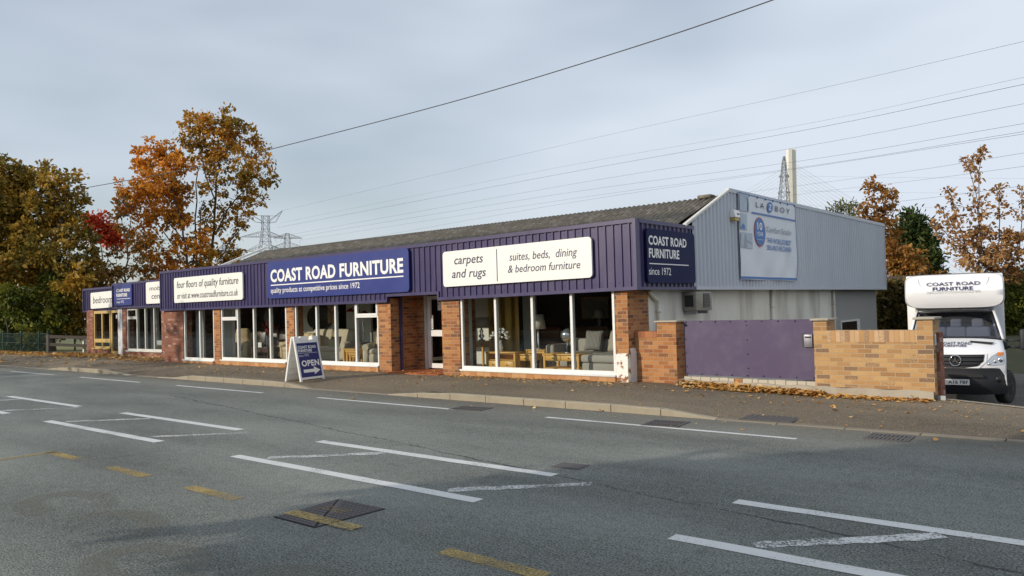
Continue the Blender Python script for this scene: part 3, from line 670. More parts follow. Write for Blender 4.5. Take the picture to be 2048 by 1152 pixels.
ytext(s3, 'carpets', -12.99, 2.625, -12.06, 2.865, LETTER_N, shear=.2, bold=.008); ytext(s3, 'and rugs', -13.08, 2.30, -11.98, 2.575, LETTER_N, shear=.2, bold=.008)
rbox('rule', LETTER_N, s3, -11.648, -11.625, S-.004, S, 2.23, 2.97)
ytext(s3, 'suites, beds,  dining', -11.26, 2.62, -9.39, 2.855, LETTER_N, shear=.2, bold=.004); ytext(s3, '& bedroom furniture', -11.31, 2.405, -9.32, 2.58, LETTER_N, shear=.2, bold=.004)
s4 = sign('sign_board', 'navy sign with shade-darkened face reading COAST ROAD FURNITURE since 1972 on purple corner side', 'sign', ('x', SX+.085), 13.90, 16.03, 2.045, 3.16, NAVY_SHADED, r=.09)
def xtext(par, s, y0, z0, y1, z1, m, x=SX+.085, **k): return text('lettering', s, m, par, (x, y0, z0), EY, EZ, y1-y0, z1-z0, **k)
xtext(s4, 'COAST ROAD', 13.97, 2.825, 15.63, 3.02, LETTER_W, bold=.03); xtext(s4, 'FURNITURE', 13.97, 2.56, 15.28, 2.755, LETTER_W, bold=.03)
rbox('rule', LETTER_W, s4, SX+.085, SX+.089, 13.98, 15.70, 2.43, 2.45); xtext(s4, 'since 1972', 13.95, 2.21, 14.88, 2.365, LETTER_W)
s5 = sign('sign_board', 'white sign reading bedroom over the ochre window at far left', 'sign', ('y', 14.715), -36.74, -34.05, 2.09, 2.80, WHITE, lf=.03, square='r')
ytext(s5, 'bedroom', -36.48, 2.32, -34.55, 2.62, LETTER_K, y=14.715, shear=.12)
s6 = sign('sign_board', 'small blue COAST ROAD FURNITURE since 1972 sign at step in far left fascia', 'sign', ('y', WG-.16), -33.72, -32.10, 2.16, 3.03, NAVY, r=.08)
ytext(s6, 'COAST ROAD', -33.48, 2.72, -32.24, 2.85, LETTER_W, y=WG-.16, bold=.03); ytext(s6, 'FURNITURE', -33.48, 2.52, -32.5, 2.66, LETTER_W, y=WG-.16, bold=.03)
rbox('rule', LETTER_W, s6, -33.46, -32.22, WG-.164, WG-.16, 2.425, 2.443); ytext(s6, 'since 1972', -33.48, 2.26, -32.8, 2.36, LETTER_W, y=WG-.16)
s7 = sign('sign_board', 'white mobility centre sign partly hidden behind end of taller purple fascia', 'sign', ('y', WG-.16), -30.85, -28.05, 2.17, 3.02, WHITE)
ytext(s7, 'mobility', -30.55, 2.63, -28.95, 2.86, LETTER_K, y=WG-.16, shear=.1); ytext(s7, 'centre', -30.38, 2.35, -29.12, 2.53, LETTER_K, y=WG-.16, shear=.1)
# advertising banner hung on the cladding
BX = SX+.09
def bn(u, v):
    y = 18.50+3.96*u-.10*(1-v)*(.5-u)*.6; z = 2.16+2.20*v-.02*math.sin(math.pi*u)*(v if v > .5 else 0)
    wv = max(0, .55-v)/.55
    x = BX+.012*math.sin(u*7)*(1-v)+wv*(.030*math.sin(u*11+v*5)+.025*math.sin(u*23-v*9)*u)
    return (x, y, z)
BANM = mat('banner_vinyl', (.66, .69, .73), .5, .04, 2, grime=((.54, .57, .61), 1.4, .5))
BLUE = mat('banner_blue', (.055, .17, .42), .5, .06, 2); BLUEL = mat('banner_pale_blue', (.40, .47, .54), .5, .12, 3, grime=((.28, .34, .40), 4, .6)); GRYL = mat('banner_grey_print', (.30, .33, .36), .5, .05, 2); REDL = mat('banner_red', (.45, .06, .05), .5, .05, 2)
ban = tag(MB().grid(bn, 44, 30).build('banner', BANM), 'rippled pale vinyl recliner banner with blue trim hanging on grey cladding', 'banner')
g = MB()
def edge(pa, pb, n=24, w_=.035):
    pr = None
    for i in range(n+1):
        t_ = i/n; u, v = pa[0]+(pb[0]-pa[0])*t_, pa[1]+(pb[1]-pa[1])*t_; p = Vector(bn(u, v))+Vector((.006, 0, 0))
        c = (p+Vector((0, w_ if pa[0] == pb[0] else 0, w_ if pa[1] == pb[1] else 0))*.5, p-Vector((0, w_ if pa[0] == pb[0] else 0, w_ if pa[1] == pb[1] else 0))*.5)
        if pr: g.poly([pr[0], c[0], c[1], pr[1]])
        pr = c
edge((0, .02), (1, .02), w_=.06); edge((.995, 0), (.995, 1), w_=.03); edge((0, .99), (1, .99), w_=.025); g.build('blue_hem', BLUE, ban)
g = MB()
for k in range(8): g.lathe((BX+.006, 18.6+.54*k, 4.31), [(.0, 0), (.028, 0), (.028, .012), (0, .012)], 8, 'x')
g.build('eyelets', BLACK, ban)
TX = BX+.022
def btext(s, y0, z0, y1, z1, m, **k): return text('lettering', s, m, ban, (TX, y0, z0), EY, EZ, y1-y0, z1-z0, depth=.002, **k)
btext('L A', 19.56, 4.045, 20.10, 4.185, LETTER_K); btext('B O Y', 20.88, 4.04, 21.96, 4.185, LETTER_K)
def ell(cy_, cz_, ry, rz_, m, nm_, off, skew=0): return MB().prism([(TX+off, cy_+ry*math.cos(2*math.pi*k/28)+skew*math.sin(2*math.pi*k/28), cz_+rz_*math.sin(2*math.pi*k/28)) for k in range(28)], (.003, 0, 0)).build(nm_, m, ban)
ell(20.5, 4.115, .19, .145, BLUE, 'emblem', 0, .04); text('lettering', 'Z', LETTER_W, ban, (TX+.004, 20.40, 4.04), EY, EZ, .2, .15, shear=.2, bold=.02, depth=.002)
ell(19.75, 3.41, .37, .385, REDL, 'badge_rim', -.002); ell(19.75, 3.41, .345, .36, BLUE, 'badge', 0)
text('lettering', '10', LETTER_W, ban, (TX+.004, 19.58, 3.46), EY, EZ, .32, .20, bold=.015, depth=.002); text('lettering', 'YEAR', LETTER_W, ban, (TX+.004, 19.53, 3.305), EY, EZ, .42, .105, depth=.002)
rbox('badge_ribbon', BLUEL, ban, TX+.003, TX+.005, 19.55, 19.96, 3.20, 3.215)
rbox('rule', BLUE, ban, TX-.001, TX+.001, 19.27, 22.42, 3.865, 3.905)
btext('Comfort Studio', 20.21, 3.44, 22.02, 3.59, GRYL, bold=.01); btext('THE WORLDS BEST', 20.21, 3.15, 22.0, 3.285, BLUE, bold=.012); btext('SELLING RECLINER', 20.21, 2.965, 21.99, 3.095, BLUE, bold=.012)
for y1, z0, z1 in ((19.10, 3.88, 4.31), (18.93, 3.41, 3.82), (19.25, 2.95, 3.34)): rbox('faded_photo', BLUEL, ban, TX-.004, TX-.001, 18.52, y1, z0, z1)
g = MB(); g.prism([(TX, 18.96, 3.9), (TX, 19.03, 3.9), (TX, 19.06, 4.08), (TX, 19.02, 4.2), (TX, 18.95, 4.28), (TX, 19.0, 4.12)], (.002, 0, 0)); g.build('printed_silhouette', LETTER_K, ban)
g = MB(); g.prism([(TX, 18.53, 3.43), (TX, 18.8, 3.43), (TX, 18.78, 3.52), (TX, 18.66, 3.57)], (.002, 0, 0)); g.build('printed_wedge', BLUE, ban)
MB().prism([(TX, 18.68, 2.96), (TX, 18.9, 2.96), (TX, 18.88, 3.1), (TX, 19.2, 3.06), (TX, 19.2, 3.1), (TX, 18.9, 3.16), (TX, 18.84, 3.3), (TX, 18.78, 3.3), (TX, 18.72, 3.14)], (.002, 0, 0)).build('printed_silhouette', GRYL, ban)
# alarm box, air conditioner
t = thing('alarm_box', 'small white alarm bell box on the grey cladding beside the banner', 'alarm box', (SX+.05, 18.2, 3.6))
g = MB(); g.prism([(SX+.04, 18.05, 3.68), (SX+.19, 18.05, 3.68), (SX+.15, 18.05, 3.86), (SX+.04, 18.05, 3.88)], (0, .30, 0)); g.build('cover', UPVC, t)
rbox('strobe_base', TAN, t, SX+.04, SX+.17, 18.08, 18.32, 3.60, 3.678); rbox('emblem', LETTER_K, t, SX+.171, SX+.178, 18.2, 18.3, 3.72, 3.78)
t = thing('air_conditioner', 'grubby white air conditioner unit on the side wall under the cladding', 'air conditioner', (-8.1, 16.4, 1.45))
AIRC = mat('grubby_casing', (.30, .275, .22), .7, .15, 5, grime=((.16, .13, .10), 4, .7))
rbox('casing', AIRC, t, -8.285, -7.95, 16.05, 16.85, 1.43, 1.86, r=.02); rbox('grille', BLACK, t, -7.956, -7.94, 16.40, 16.72, 1.50, 1.82)
g = MB()
for k in range(9): g.box(-7.942, -7.935, 16.42, 16.70, 1.515+k*.034, 1.523+k*.034)
g.build('louvres', AIRC, t); rbox('bracket', STEEL, t, -8.3, -8.0, 16.15, 16.19, 1.36, 1.425); rbox('bracket', STEEL, t, -8.3, -8.0, 16.71, 16.75, 1.36, 1.425)
rbox('side_vent', BLACK, t, -8.23, -8.02, 16.035, 16.052, 1.52, 1.78)
# ================================================================== GATE WALL
WY = 13.9
t = thing('brick_wall', 'low orange brick wall with capped pier left of the purple gate', 'wall', (-7.8, WY, 0))
rbox('wall', BRICK_ORANGE, t, -8.29, -7.77, WY+.002, WY+.215, -.3, .93); rbox('coping', SOLDIER_RED, t, -8.29, -7.77, WY-.004, WY+.22, .93, 1.055)
rbox('pier', BRICK_ORANGE, t, -7.77, -7.345, WY, WY+.45, -.3, 1.235); rbox('pier_cap', CONC, t, -7.81, -7.305, WY-.04, WY+.49, 1.237, 1.272, r=.006)
t = thing('gate', 'wide purple boarded gate between two brick piers', 'gate', (-6, 14.1, .19))
gx0, gx1 = -7.27, -4.70
MB().grid(lambda u, v: (gx0+(gx1-gx0)*u, 14.10-.006*math.sin(u*9+v*3), .19+(1.262-.19)*v-.015*u*(1-v)), 24, 8).build('board', PURPLE_GATE, t)
rbox('frame', TIMBER, t, gx0+.02, gx1, 14.118, 14.18, .2, 1.25)
g = MB()
for k in range(9):
    x = gx0+.05+(gx1-gx0-.1)*k/8
    for z in (1.235, .215): g.lathe((x, 14.088, z), [(0, 0), (.014, 0), (.012, .014), (0, .014)], 8, 'y')
for k in range(4):
    for x in (gx0+.04, gx0+1.3, gx1-.03): g.lathe((x, 14.088, .35+.27*k), [(0, 0), (.012, 0), (.010, .014), (0, .014)], 8, 'y')
g.build('bolts', BLACK, t)
g = MB(); g.box(-4.90, -4.75, 14.065, 14.10, .76, .99, r=.006); h = g.build('letter_plate', mat('dull_metal', (.25, .25, .28), .45, .1, 5, metal=.5), t); rbox('slot', BLACK, h, -4.88, -4.77, 14.058, 14.07, .925, .955); rbox('side_dark_strip', BLACK, h, -4.935, -4.905, 14.085, 14.099, .77, 1.0)  # narrow black strip set along the plate's left side
t = thing('threshold', 'low concrete threshold with a row of pale bricks under the purple gate', 'threshold', (-6, WY, 0))
g = MB(); g.grid(lambda u, v: (-7.35+2.72*u, 13.93-.02*math.sin(u*7), -.25+.36*v-.03*u*v+.012*math.sin(u*23)*v), 24, 3); g.grid(lambda u, v: (-7.35+2.72*u, 13.93-.02*math.sin(u*7)+.4*v, .11-.03*u+.012*math.sin(u*23)), 24, 2); g.build('concrete_strip', CONC, t)
q = random.Random(9); x = -7.25; PALEB = mat('pale_brick', (.50, .45, .36), .9, .1, 6, .2, 60); cc = 0
while x < -4.75:
    w_ = q.uniform(.10, .22); rbox('brick', PALEB if q.random() < .78 else BRICK_ORANGE, t, x, x+w_-.012, 14.0, 14.10, .06, .165-.012*(x+7.25)/2.5+q.uniform(-.006, .006)); x += w_
t = thing('brick_wall', 'yellow brick wall with soldier course and two capped piers beside the van', 'wall', (-3.7, WY, 0))
rbox('wall', BRICK_YELLOW, t, -4.44, -3.015, WY+.002, WY+.215, .09, .87); rbox('wall', BRICK_YELLOW, t, -4.67, -4.44, WY+.001, WY+.215, .09, .87) if False else None
rbox('coping', SOLDIER_YELLOW, t, -4.44, -3.015, WY-.002, WY+.218, .87, 1.066)
rbox('pier', BRICK_YELLOW, t, -4.67, -4.44, WY, WY+.45, .09, 1.237); rbox('pier', BRICK_YELLOW, t, -3.015, -2.785, WY, WY+.45, .02, 1.237)
for a, b in ((-4.71, -4.40), (-3.065, -2.745)): rbox('pier_cap', CONC, t, a, b, WY-.045, WY+.49, 1.239, 1.275, r=.006)
g = MB(); g.grid(lambda u, v: (-4.70+1.90*u, WY-.035+.01*math.sin(u*11), -.3+.39*v+.01*math.sin(u*17)*v), 24, 3); g.grid(lambda u, v: (-4.70+1.90*u, WY-.035+.01*math.sin(u*11)+.06*v, .09+.01*math.sin(u*17)), 24, 1); g.build('concrete_base', CONC, t)
rbox('gate_post', BRICK_RED, t, -2.784, -2.735, WY+.20, WY+.50, -.6, 1.02); rbox('bracket', STEEL, t, -2.78, -2.66, WY+.10, WY+.12, -.09, .01); rbox('intercom', RENDER_W, t, -2.784, -2.77, WY+.08, WY+.16, .82, 1.0)
rbox('loose_bricks', BRICK_ORANGE, t, -3.75, -2.95, WY-.06, WY-.02, -.2, -.035)

# ================================================================== A-BOARD
ay = pz_(-16.1, 11.4)
t = thing('pavement_sign', 'white plastic A-board with navy OPEN panel and arrow on the pavement', 'sign', (-16.12, 11.40, ay), R(8))
AW, AH, AT, AB = .385, 1.06, .045, .27
def apt(y, s, off=0, side=1):      # point on the sloping leaf: y along hinge, s up the slope 0..1
    d = Vector((AT-AB, 0, AH)); n = Vector((AH, 0, AB-AT)).normalized()
    p = Vector((AB, y, 0))+d*s+n*off; return Vector((p.x*side, p.y, p.z))
def leafpart(name, m, y0, y1, s0, s1, o0, o1, side=1, par=None):
    g = MB(); c = [apt(y, s, o, side) for o in (o0, o1) for y, s in ((y0, s0), (y1, s0), (y1, s1), (y0, s1))]
    V = [g.bm.verts.new(p) for p in c]
    for q in ((0, 1, 2, 3), (4, 5, 6, 7), (0, 1, 5, 4), (1, 2, 6, 5), (2, 3, 7, 6), (3, 0, 4, 7)): g.bm.faces.new([V[k] for k in q])
    return g.build(name, m, par or t, False)
for side, nm_ in ((1, 'front_leaf'), (-1, 'rear_leaf')):
    lf_ = leafpart(nm_, UPVC, -AW+.03, AW-.03, .035, .90, -.022, -.004, side)
    for a, b in ((-AW, -AW+.045), (AW-.045, AW)): leafpart('stile', UPVC, a, b, 0, 1, -.035, .012, side, lf_)
    leafpart('rail', UPVC, -AW+.045, AW-.045, .04, .085, -.03, .008, side, lf_); leafpart('rail', UPVC, -AW+.045, AW-.045, .865, .93, -.03, .008, side, lf_)
    for k in range(5): leafpart('rib', UPVC, -AW+.05, AW-.05, .17+.14*k, .185+.14*k, -.045, -.022, side, lf_)
for a, b in ((-AW+.02, -AW+.16), (-.16, -.02+.06), (.21, AW-.03)):
    g = MB(); g.prism([(AT+.03, a, .98), (-AT-.03, a, .98), (-AT, a, 1.075), (AT, a, 1.075)], (0, b-a, 0)); g.build('hinge_block', UPVC, t, False)
pn = leafpart('poster', mat('navy_poster', (.018, .028, .15), .4, .05, 3), -AW+.05, AW-.05, .088, .862, -.003, .003)
def aw(name, s, y0, s0, y1, s1, m=None, **k):
    o = apt(y0, s0, .0035); ux = Vector((0, 1, 0)); uz = (apt(0, 1)-apt(0, 0)).normalized(); L_ = (apt(0, 1)-apt(0, 0)).length
    return text(name, s, m or LETTER_W, pn, o, ux, uz, y1-y0, (s1-s0)*L_, world=False, depth=.002, **k)
aw('lettering', 'COAST ROAD', -.31, .735, .28, .80, bold=.03); aw('lettering', 'FURNITURE', -.31, .655, .13, .72, bold=.03); aw('lettering', 'since 1972', -.31, .555, .0, .605)
leafpart('rule', LETTER_W, -.31, .30, .628, .634, .003, .006, 1, pn)
aw('lettering', 'OPEN', -.27, .33, .30, .47, bold=.035)
g = MB(); P_ = [apt(y, s, .0036) for y, s in ((-.24, .19), (.10, .19), (.10, .135), (.30, .225), (.10, .315), (.10, .26), (-.24, .26))]; g.prism(P_, tuple((apt(0, 0, .002)-apt(0, 0))[:])); g.build('arrow', LETTER_W, pn, False)

# ================================================================== VAN
VZ = -.72
van = thing('delivery_van', 'white box van with dark bumper parked behind the yellow brick wall', 'van', (-3.13, 17.5, VZ+.125), R(9.4)); van.scale = (.89, .92, .955)
PRO = [(.12, .60, .90, .20, 0), (.05, .78, .94, .24, 0), (.07, .95, .955, .27, 0), (.12, 1.10, .96, .27, .02), (.30, 1.21, .96, .22, .05), (.62, 1.30, .955, .14, .06), (.98, 1.385, .95, .10, .05)]
SCR = [(.98, 1.385, .95, .10, .05), (1.18, 1.58, .905, .10, .03), (1.38, 1.77, .86, .11, .03), (1.58, 1.95, .81, .12, .03)]
ROF = [(1.58, 1.95, .81, .12, .03), (1.75, 2.03, .80, .12, .05), (2.4, 2.08, .80, .05, .06)]
def vs_(k, s): y, z, w_, cy_, cz_ = k; return Vector((w_*s, y+cy_*abs(s)**2.6, z-cz_*abs(s)**3))
def vl(pr, g, n=20):
    rows = [[g.bm.verts.new(vs_(k, -1+2*i/n)) for i in range(n+1)] for k in pr]
    for a, b in zip(rows, rows[1:]):
        for i in range(n): g.bm.faces.new((a[i], a[i+1], b[i+1], b[i])).smooth = True
def vp(x, z, off=0):       # point on the nose at x, z
    for a, b in zip(PRO, PRO[1:]):
        if a[1] <= z <= b[1] or b is PRO[-1]:
            q = (z-a[1])/(b[1]-a[1]); y = a[0]+(b[0]-a[0])*q; w_ = a[2]+(b[2]-a[2])*q; c = a[3]+(b[3]-a[3])*q
            return Vector((x, y+c*min(1, abs(x)/w_)**2.6-off, z))
def vpatch(name, pts, m, par, off=.006, th=.02):
    """patch that follows the nose, outline pts in x,z"""
    g = MB(); c = (sum(p[0] for p in pts)/len(pts), sum(p[1] for p in pts)/len(pts)); fine = []
    for a, b in zip(pts, pts[1:]+pts[:1]):
        n = max(1, int(max(abs(a[0]-b[0]), abs(a[1]-b[1]))/.06)); fine += [(a[0]+(b[0]-a[0])*i/n, a[1]+(b[1]-a[1])*i/n) for i in range(n)]
    rings = []
    for s in (1, .75, .5, .25): rings.append([g.bm.verts.new(vp(c[0]+(x-c[0])*s, c[1]+(z-c[1])*s, off)) for x, z in fine])
    base = [g.bm.verts.new(vp(x, z, off-th)) for x, z in fine]; ctr = g.bm.verts.new(vp(*c, off)); n = len(fine)
    for a, b in [(base, rings[0])]+list(zip(rings, rings[1:])):
        for i in range(n): g.bm.faces.new((a[i], a[(i+1) % n], b[(i+1) % n], b[i]))
    for i in range(n): g.bm.faces.new((rings[-1][i], rings[-1][(i+1) % n], ctr))
    return g.build(name, m, par, False)
g = MB(); vl(PRO, g); vl(ROF, g)
for s in (-1, 1):
    prv = None
    for k in [vs_(p, s) for p in PRO+SCR[1:]+ROF[1:]]:
        lo = Vector((s*.975, k.y+.02, .42)); md = Vector((s*max(abs(k.x), min(.985, abs(k.x)+.02)), k.y+.02, min(k.z-.03, 1.1)))
        c = [g.bm.verts.new(q) for q in (k, md, lo)]
        if prv:
            for i in range(2):
                if s == 1 and not (k.z > 1.45 and i == 0): g.bm.faces.new((prv[i], c[i], c[i+1], prv[i+1])).smooth = True
                if s == -1 and not (k.z > 1.45 and i == 0): g.bm.faces.new((prv[i], prv[i+1], c[i+1], c[i])).smooth = True
        prv = c
bmesh.ops.remove_doubles(g.bm, verts=g.bm.verts[:], dist=.002)
g.build('cab', VANW, van, False)
for s in (-1, 1):
    g = MB(); pl = [vs_(k, s) for k in SCR]+[vs_(ROF[1], s)]
    g.tube([p+Vector((0, .0, 0)) for p in pl], .045, 8)
    g.tube([(s*.80, 2.3, 2.03), (s*.93, 2.3, 1.15)], .06, 8); g.build('pillar', VANW, van, False)
SEAL = mat('black_seal', (.012, .012, .014), .4, .1, 5)
g = MB(); n = 20
for pr, o in ((SCR[0], .02), (SCR[-1], .02)):
    g.tube([vs_(pr, -.97+1.94*i/n)+Vector((0, -.012, 0)) for i in range(n+1)], .028, 6)
for s in (-1, 1): g.tube([vs_(k, s*.965)+Vector((0, -.012, 0)) for k in SCR], .026, 6)
g.build('screen_seal', SEAL, van, False)
g = MB(); vl([tuple(k) for k in SCR], g); g.build('windscreen', GLASS_VAN, van, False)
rbox('interior', mat('van_interior', (.05, .052, .06), .9, .1, 2), van, -.85, .85, 2.38, 2.42, .6, 2.0, world=False)
rbox('dashboard', mat('dashboard', (.035, .035, .042), .8, .1, 4), van, -.84, .84, 1.02, 1.45, 1.05, 1.40, r=.05, world=False)
SEATM = mat('grey_seat_cover', (.26, .25, .25), .9, .06, 4)
for x, w_ in ((-.42, .25), (.03, .22), (.48, .25)):
    g = MB(); g.box(x-w_, x+w_, 1.75, 1.9, 1.0, 1.60, r=.07, seg=3); g.box(x-.12, x+.12, 1.76, 1.87, 1.58, 1.78, r=.05, seg=3); g.build('seat', SEATM, van, False)
g = MB(); g.tube([(-.55+.17*math.cos(a*.3), 1.42+.03*math.sin(a*.3), 1.42+.15*math.sin(a*.3)) for a in range(22)], .014, 6); g.build('steering_wheel', BLACK, van, False)
for a, b in ((-.72, -.2),):
    g = MB(); g.tube([(a, .95, 1.395), (b, .93, 1.405)], .014, 5); g.build('wiper', BLACK, van, False)
vpatch('bonnet_vent', [(.30, 1.335), (.78, 1.30), (.72, 1.27), (.32, 1.30)], SEAL, van, .012)
# grille with white lip, star, lamps, bumper
vpatch('lip', [(-.62, 1.09), (-.60, .93), (-.46, .80), (-.2, .755), (.2, .755), (.46, .80), (.60, .93), (.62, 1.09)], VANW, van, .02, .03)
gr = vpatch('grille', [(-.57, 1.075), (-.545, .94), (-.43, .84), (-.18, .805), (.18, .805), (.43, .84), (.545, .94), (.57, 1.075)], mat('grille_dark', (.012, .012, .014), .5, .1, 5), van, .028, .02)
for z, hw in ((1.03, .54), (.955, .52), (.88, .45)):
    g = MB(); g.tube([vp(-hw+2*hw*i/14, z, .036) for i in range(15)], .022, 6); g.build('slat', BUMP, gr, False)
g = MB(); o = vp(0, .955, .07); g.tube([o+Vector((.11*math.cos(R(a)), 0, .11*math.sin(R(a)))) for a in range(0, 361, 12)], .011, 6, False)
for a in (90, 210, 330):
    p = Vector((math.cos(R(a)), 0, math.sin(R(a)))); q = Vector((-math.sin(R(a)), 0, math.cos(R(a))))*.017; g.bm.faces.new([g.bm.verts.new(o+v_) for v_ in (q, p*.108, -q)]); g.bm.faces.new([g.bm.verts.new(o+v_+Vector((0, .012, 0))) for v_ in (q, p*.108, -q)])
g.build('star_emblem', CHROME, van, False, fixn=False)
LENS = mat('headlamp_lens', (.50, .52, .54), .12, .25, 18, metal=.55); AMB = mat('amber_lens', (.75, .22, .03), .2, .1, 8)
for s in (-1, 1):
    h = vpatch('headlight', [(s*x, z) for x, z in ((.60, .86), (.70, .845), (.92, .86), (.955, .97), (.95, 1.10), (.80, 1.10), (.70, 1.04), (.62, .95))], LENS, van, .012, .03)
    vpatch('indicator', [(s*x, z) for x, z in ((.80, 1.045), (.925, 1.05), (.945, 1.115), (.82, 1.115))], AMB, h, .02, .02)
    for x, z, r_ in ((.86, .96, .055), (.76, .93, .035), (.66, .885, .022)):
        p = vp(s*x, z, .016); g = MB(); g.lathe(p, [(0, -.012), (r_*.5, -.014), (r_, 0), (r_*1.05, .01)], 14, 'y'); g.build('reflector', CHROME, h, False)
def bf(u, v):
    x = -.99+1.98*u; k = abs(x)/.99; z = .25+.55*v; y = -.02+.42*k**3.2+.03*math.cos((v-.35)*3)**2*-1+.10*(1-v)**3
    return (x, y, z-.02*k*(v > .9))
b = MB().grid(bf, 36, 12)
b.grid(lambda u, v: (-.99+1.98*u, bf(u, 1)[1]+.14*v, .80), 36, 2); b.grid(lambda u, v: (-.99+1.98*u, bf(u, 0)[1]+.4*v, .25), 36, 2)
bb = b.build('bumper', BUMP, van, False)
rbox('air_intake', BLACK, bb, -.52, .52, -.062, -.01, .62, .68, world=False)
for s in (-1, 1):
    x = s*.80; g = MB(); g.lathe((x, bf((x+.99)/1.98, .6)[1]-.02, .565), [(0, 0), (.045, 0), (.06, .02), (.07, .03)], 14, 'y'); g.build('fog_lamp', SEAL, bb, False)
pl = rbox('number_plate', WHITE, bb, -.26, .26, -.075, -.05, .46, .575, world=False)
text('lettering', 'A16 FBF', LETTER_K, pl, (-.15, -.0755, .482), EX, EZ, .385, .072, bold=.02, depth=.001, world=False)
for p, x0, z0, x1, z1, bd in (('COAST ROAD', -.30, 0, .33, .07, .012), ('FURNITURE', -.24, -.06, .23, -.008, .03)):
    o_ = vs_((.46, 1.255, .9, 0, 0), 0)+Vector((0, -.0, .012)); text('bonnet_lettering', p, LETTER_N, van, o_+Vector((x0, z0*2.4, z0*.66)), EX, Vector((0, .963, .27)), x1-x0, (z1-z0)*2.5, bold=bd, depth=.001, world=False)
# wheels
TW = thing('tmp', None, None); bpy.data.objects.remove(TW)
for x, y, st in ((.95, .95, R(-24)), (-.90, .95, R(-24)), (.86, 4.6, 0), (-.86, 4.6, 0)):
    g = MB(); g.lathe((0, 0, 0), [(.20, -.1), (.29, -.115), (.335, -.10), (.35, -.06), (.345, -.045), (.352, -.04), (.352, .04), (.345, .045), (.35, .06), (.335, .10), (.29, .115), (.20, .1)], 36, 'x')
    for k in range(36):
        a = 2*math.pi*k/36; g.box(-.1, .1, -.006+.346*math.cos(a), .006+.346*math.cos(a), .346*math.sin(a)-.006, .346*math.sin(a)+.006)
    wh = g.build('wheel', RUBBER, van, False); wh.location = (x, y, .35); wh.rotation_euler = (0, 0, st)
    g = MB(); g.lathe((0, 0, 0), [(0, .06), (.06, .07), (.12, .05), (.19, .08), (.2, .1)], 20, 'x'); g.lathe((0, 0, 0), [(0, -.06), (.06, -.07), (.12, -.05), (.19, -.08), (.2, -.1)], 20, 'x'); g.build('rim', STEEL, wh, False)
rbox('chassis', BLACK, van, -.7, .7, .4, 6, .35, .6, world=False)
for s in (-1, 1):
    g = MB(); g.tube([(s*.98, 1.15, 1.18), (s*1.32, 1.10, 1.17)], .028, 6); g.tube([(s*.98, 1.15, 1.32), (s*1.32, 1.10, 1.32)], .022, 6); g.box(s*1.0-.04, s*1.0+.04, 1.08, 1.22, 1.12, 1.36, r=.02); a = g.build('mirror_arm', BUMP, van, False)
    MB().box(s*1.38-.10, s*1.38+.10, 1.02, 1.14, 1.12, 1.56, r=.045, seg=3).build('mirror', BUMP, a, False)
# box body and pod over the cab
PW2 = 1.06
g = MB(); g.box(-PW2, PW2, 2.45, 6.3, .72, 2.80, r=.02, seg=1); g.build('box_body', VANW, van, False)
def pod(u, v):      # closed ring u, from front rim to body v
    a = 2*math.pi*u; e = 8.0; ca, sa = math.cos(a), math.sin(a); rr = (abs(ca)**e+abs(sa)**e)**(-1/e)
    sx, sz = rr*ca, rr*sa; k = min(1, v*2.2); inset = 1-.045*(1-k)**2.2
    top = 2.80; bot = 2.0 if v < .5 else 2.02
    x = sx*PW2*inset; zc, hz = (top+2.02)/2, (top-2.02)/2
    z = zc+sz*hz*(1-.05*(1-k)**2.2); y = 1.36+1.14*v+.26*max(0, sz)*(1-v)+.10*(max(0, -sz))**2*(1-k)
    if sz < 0: x *= 1-.13*(-sz)**5*(1-.4*v); 
    return (x, y, z)
g = MB(); g.grid(pod, 72, 16); bmesh.ops.remove_doubles(g.bm, verts=g.bm.verts[:], dist=.0005)
def podface(u, v):
    p = Vector(pod(u, 0)); c = Vector((0, (p.y), 2.41)); q = c+(p-c)*v; yy = 1.36+.26*max(0, (q.z-2.41)/.36)+.10*max(0, -(q.z-2.41)/.36)**2; return (q.x, yy-.035*(1-v*v), q.z)
g.grid(podface, 72, 6); bmesh.ops.remove_doubles(g.bm, verts=g.bm.verts[:], dist=.0005)
pd = g.build('overcab_pod', VANW, van, False)
def podtext(s, x0, z0, x1, z1, m=LETTER_N, **k):
    n = Vector((0, .26/.36*.9, 1)).normalized(); zc = z0-2.41; y = 1.36-.035+.26*max(0, zc/.36)+.10*max(0, -zc/.36)**2
    text('pod_lettering', s, m, pd, (x0, y-.022, z0), EX, n, x1-x0, (z1-z0)*1.2, depth=.001, world=False, **k)
podtext('COAST ROAD', -.56, 2.535, .56, 2.615, bold=.010); podtext('FURNITURE', -.43, 2.425, .41, 2.505, bold=.025)
podtext('quality products at competitive prices since 1972', -.56, 2.36, .56, 2.39, GRYL)
rbox('rule', GRYL, pd, -.56, .56, 1.315, 1.318, 2.404, 2.409, world=False)
g = MB(); g.tube([(s*(.74-.26*(i/10)**2), 1.53-.2*i/10, 2.70-.34*i/10) for s in (1,) for i in range(11)], .004, 4); g.tube([(-(.74-.26*(i/10)**2), 1.53-.2*i/10, 2.70-.34*i/10) for i in range(11)], .004, 4); g.build('printed_arc', GRYL, pd, False)
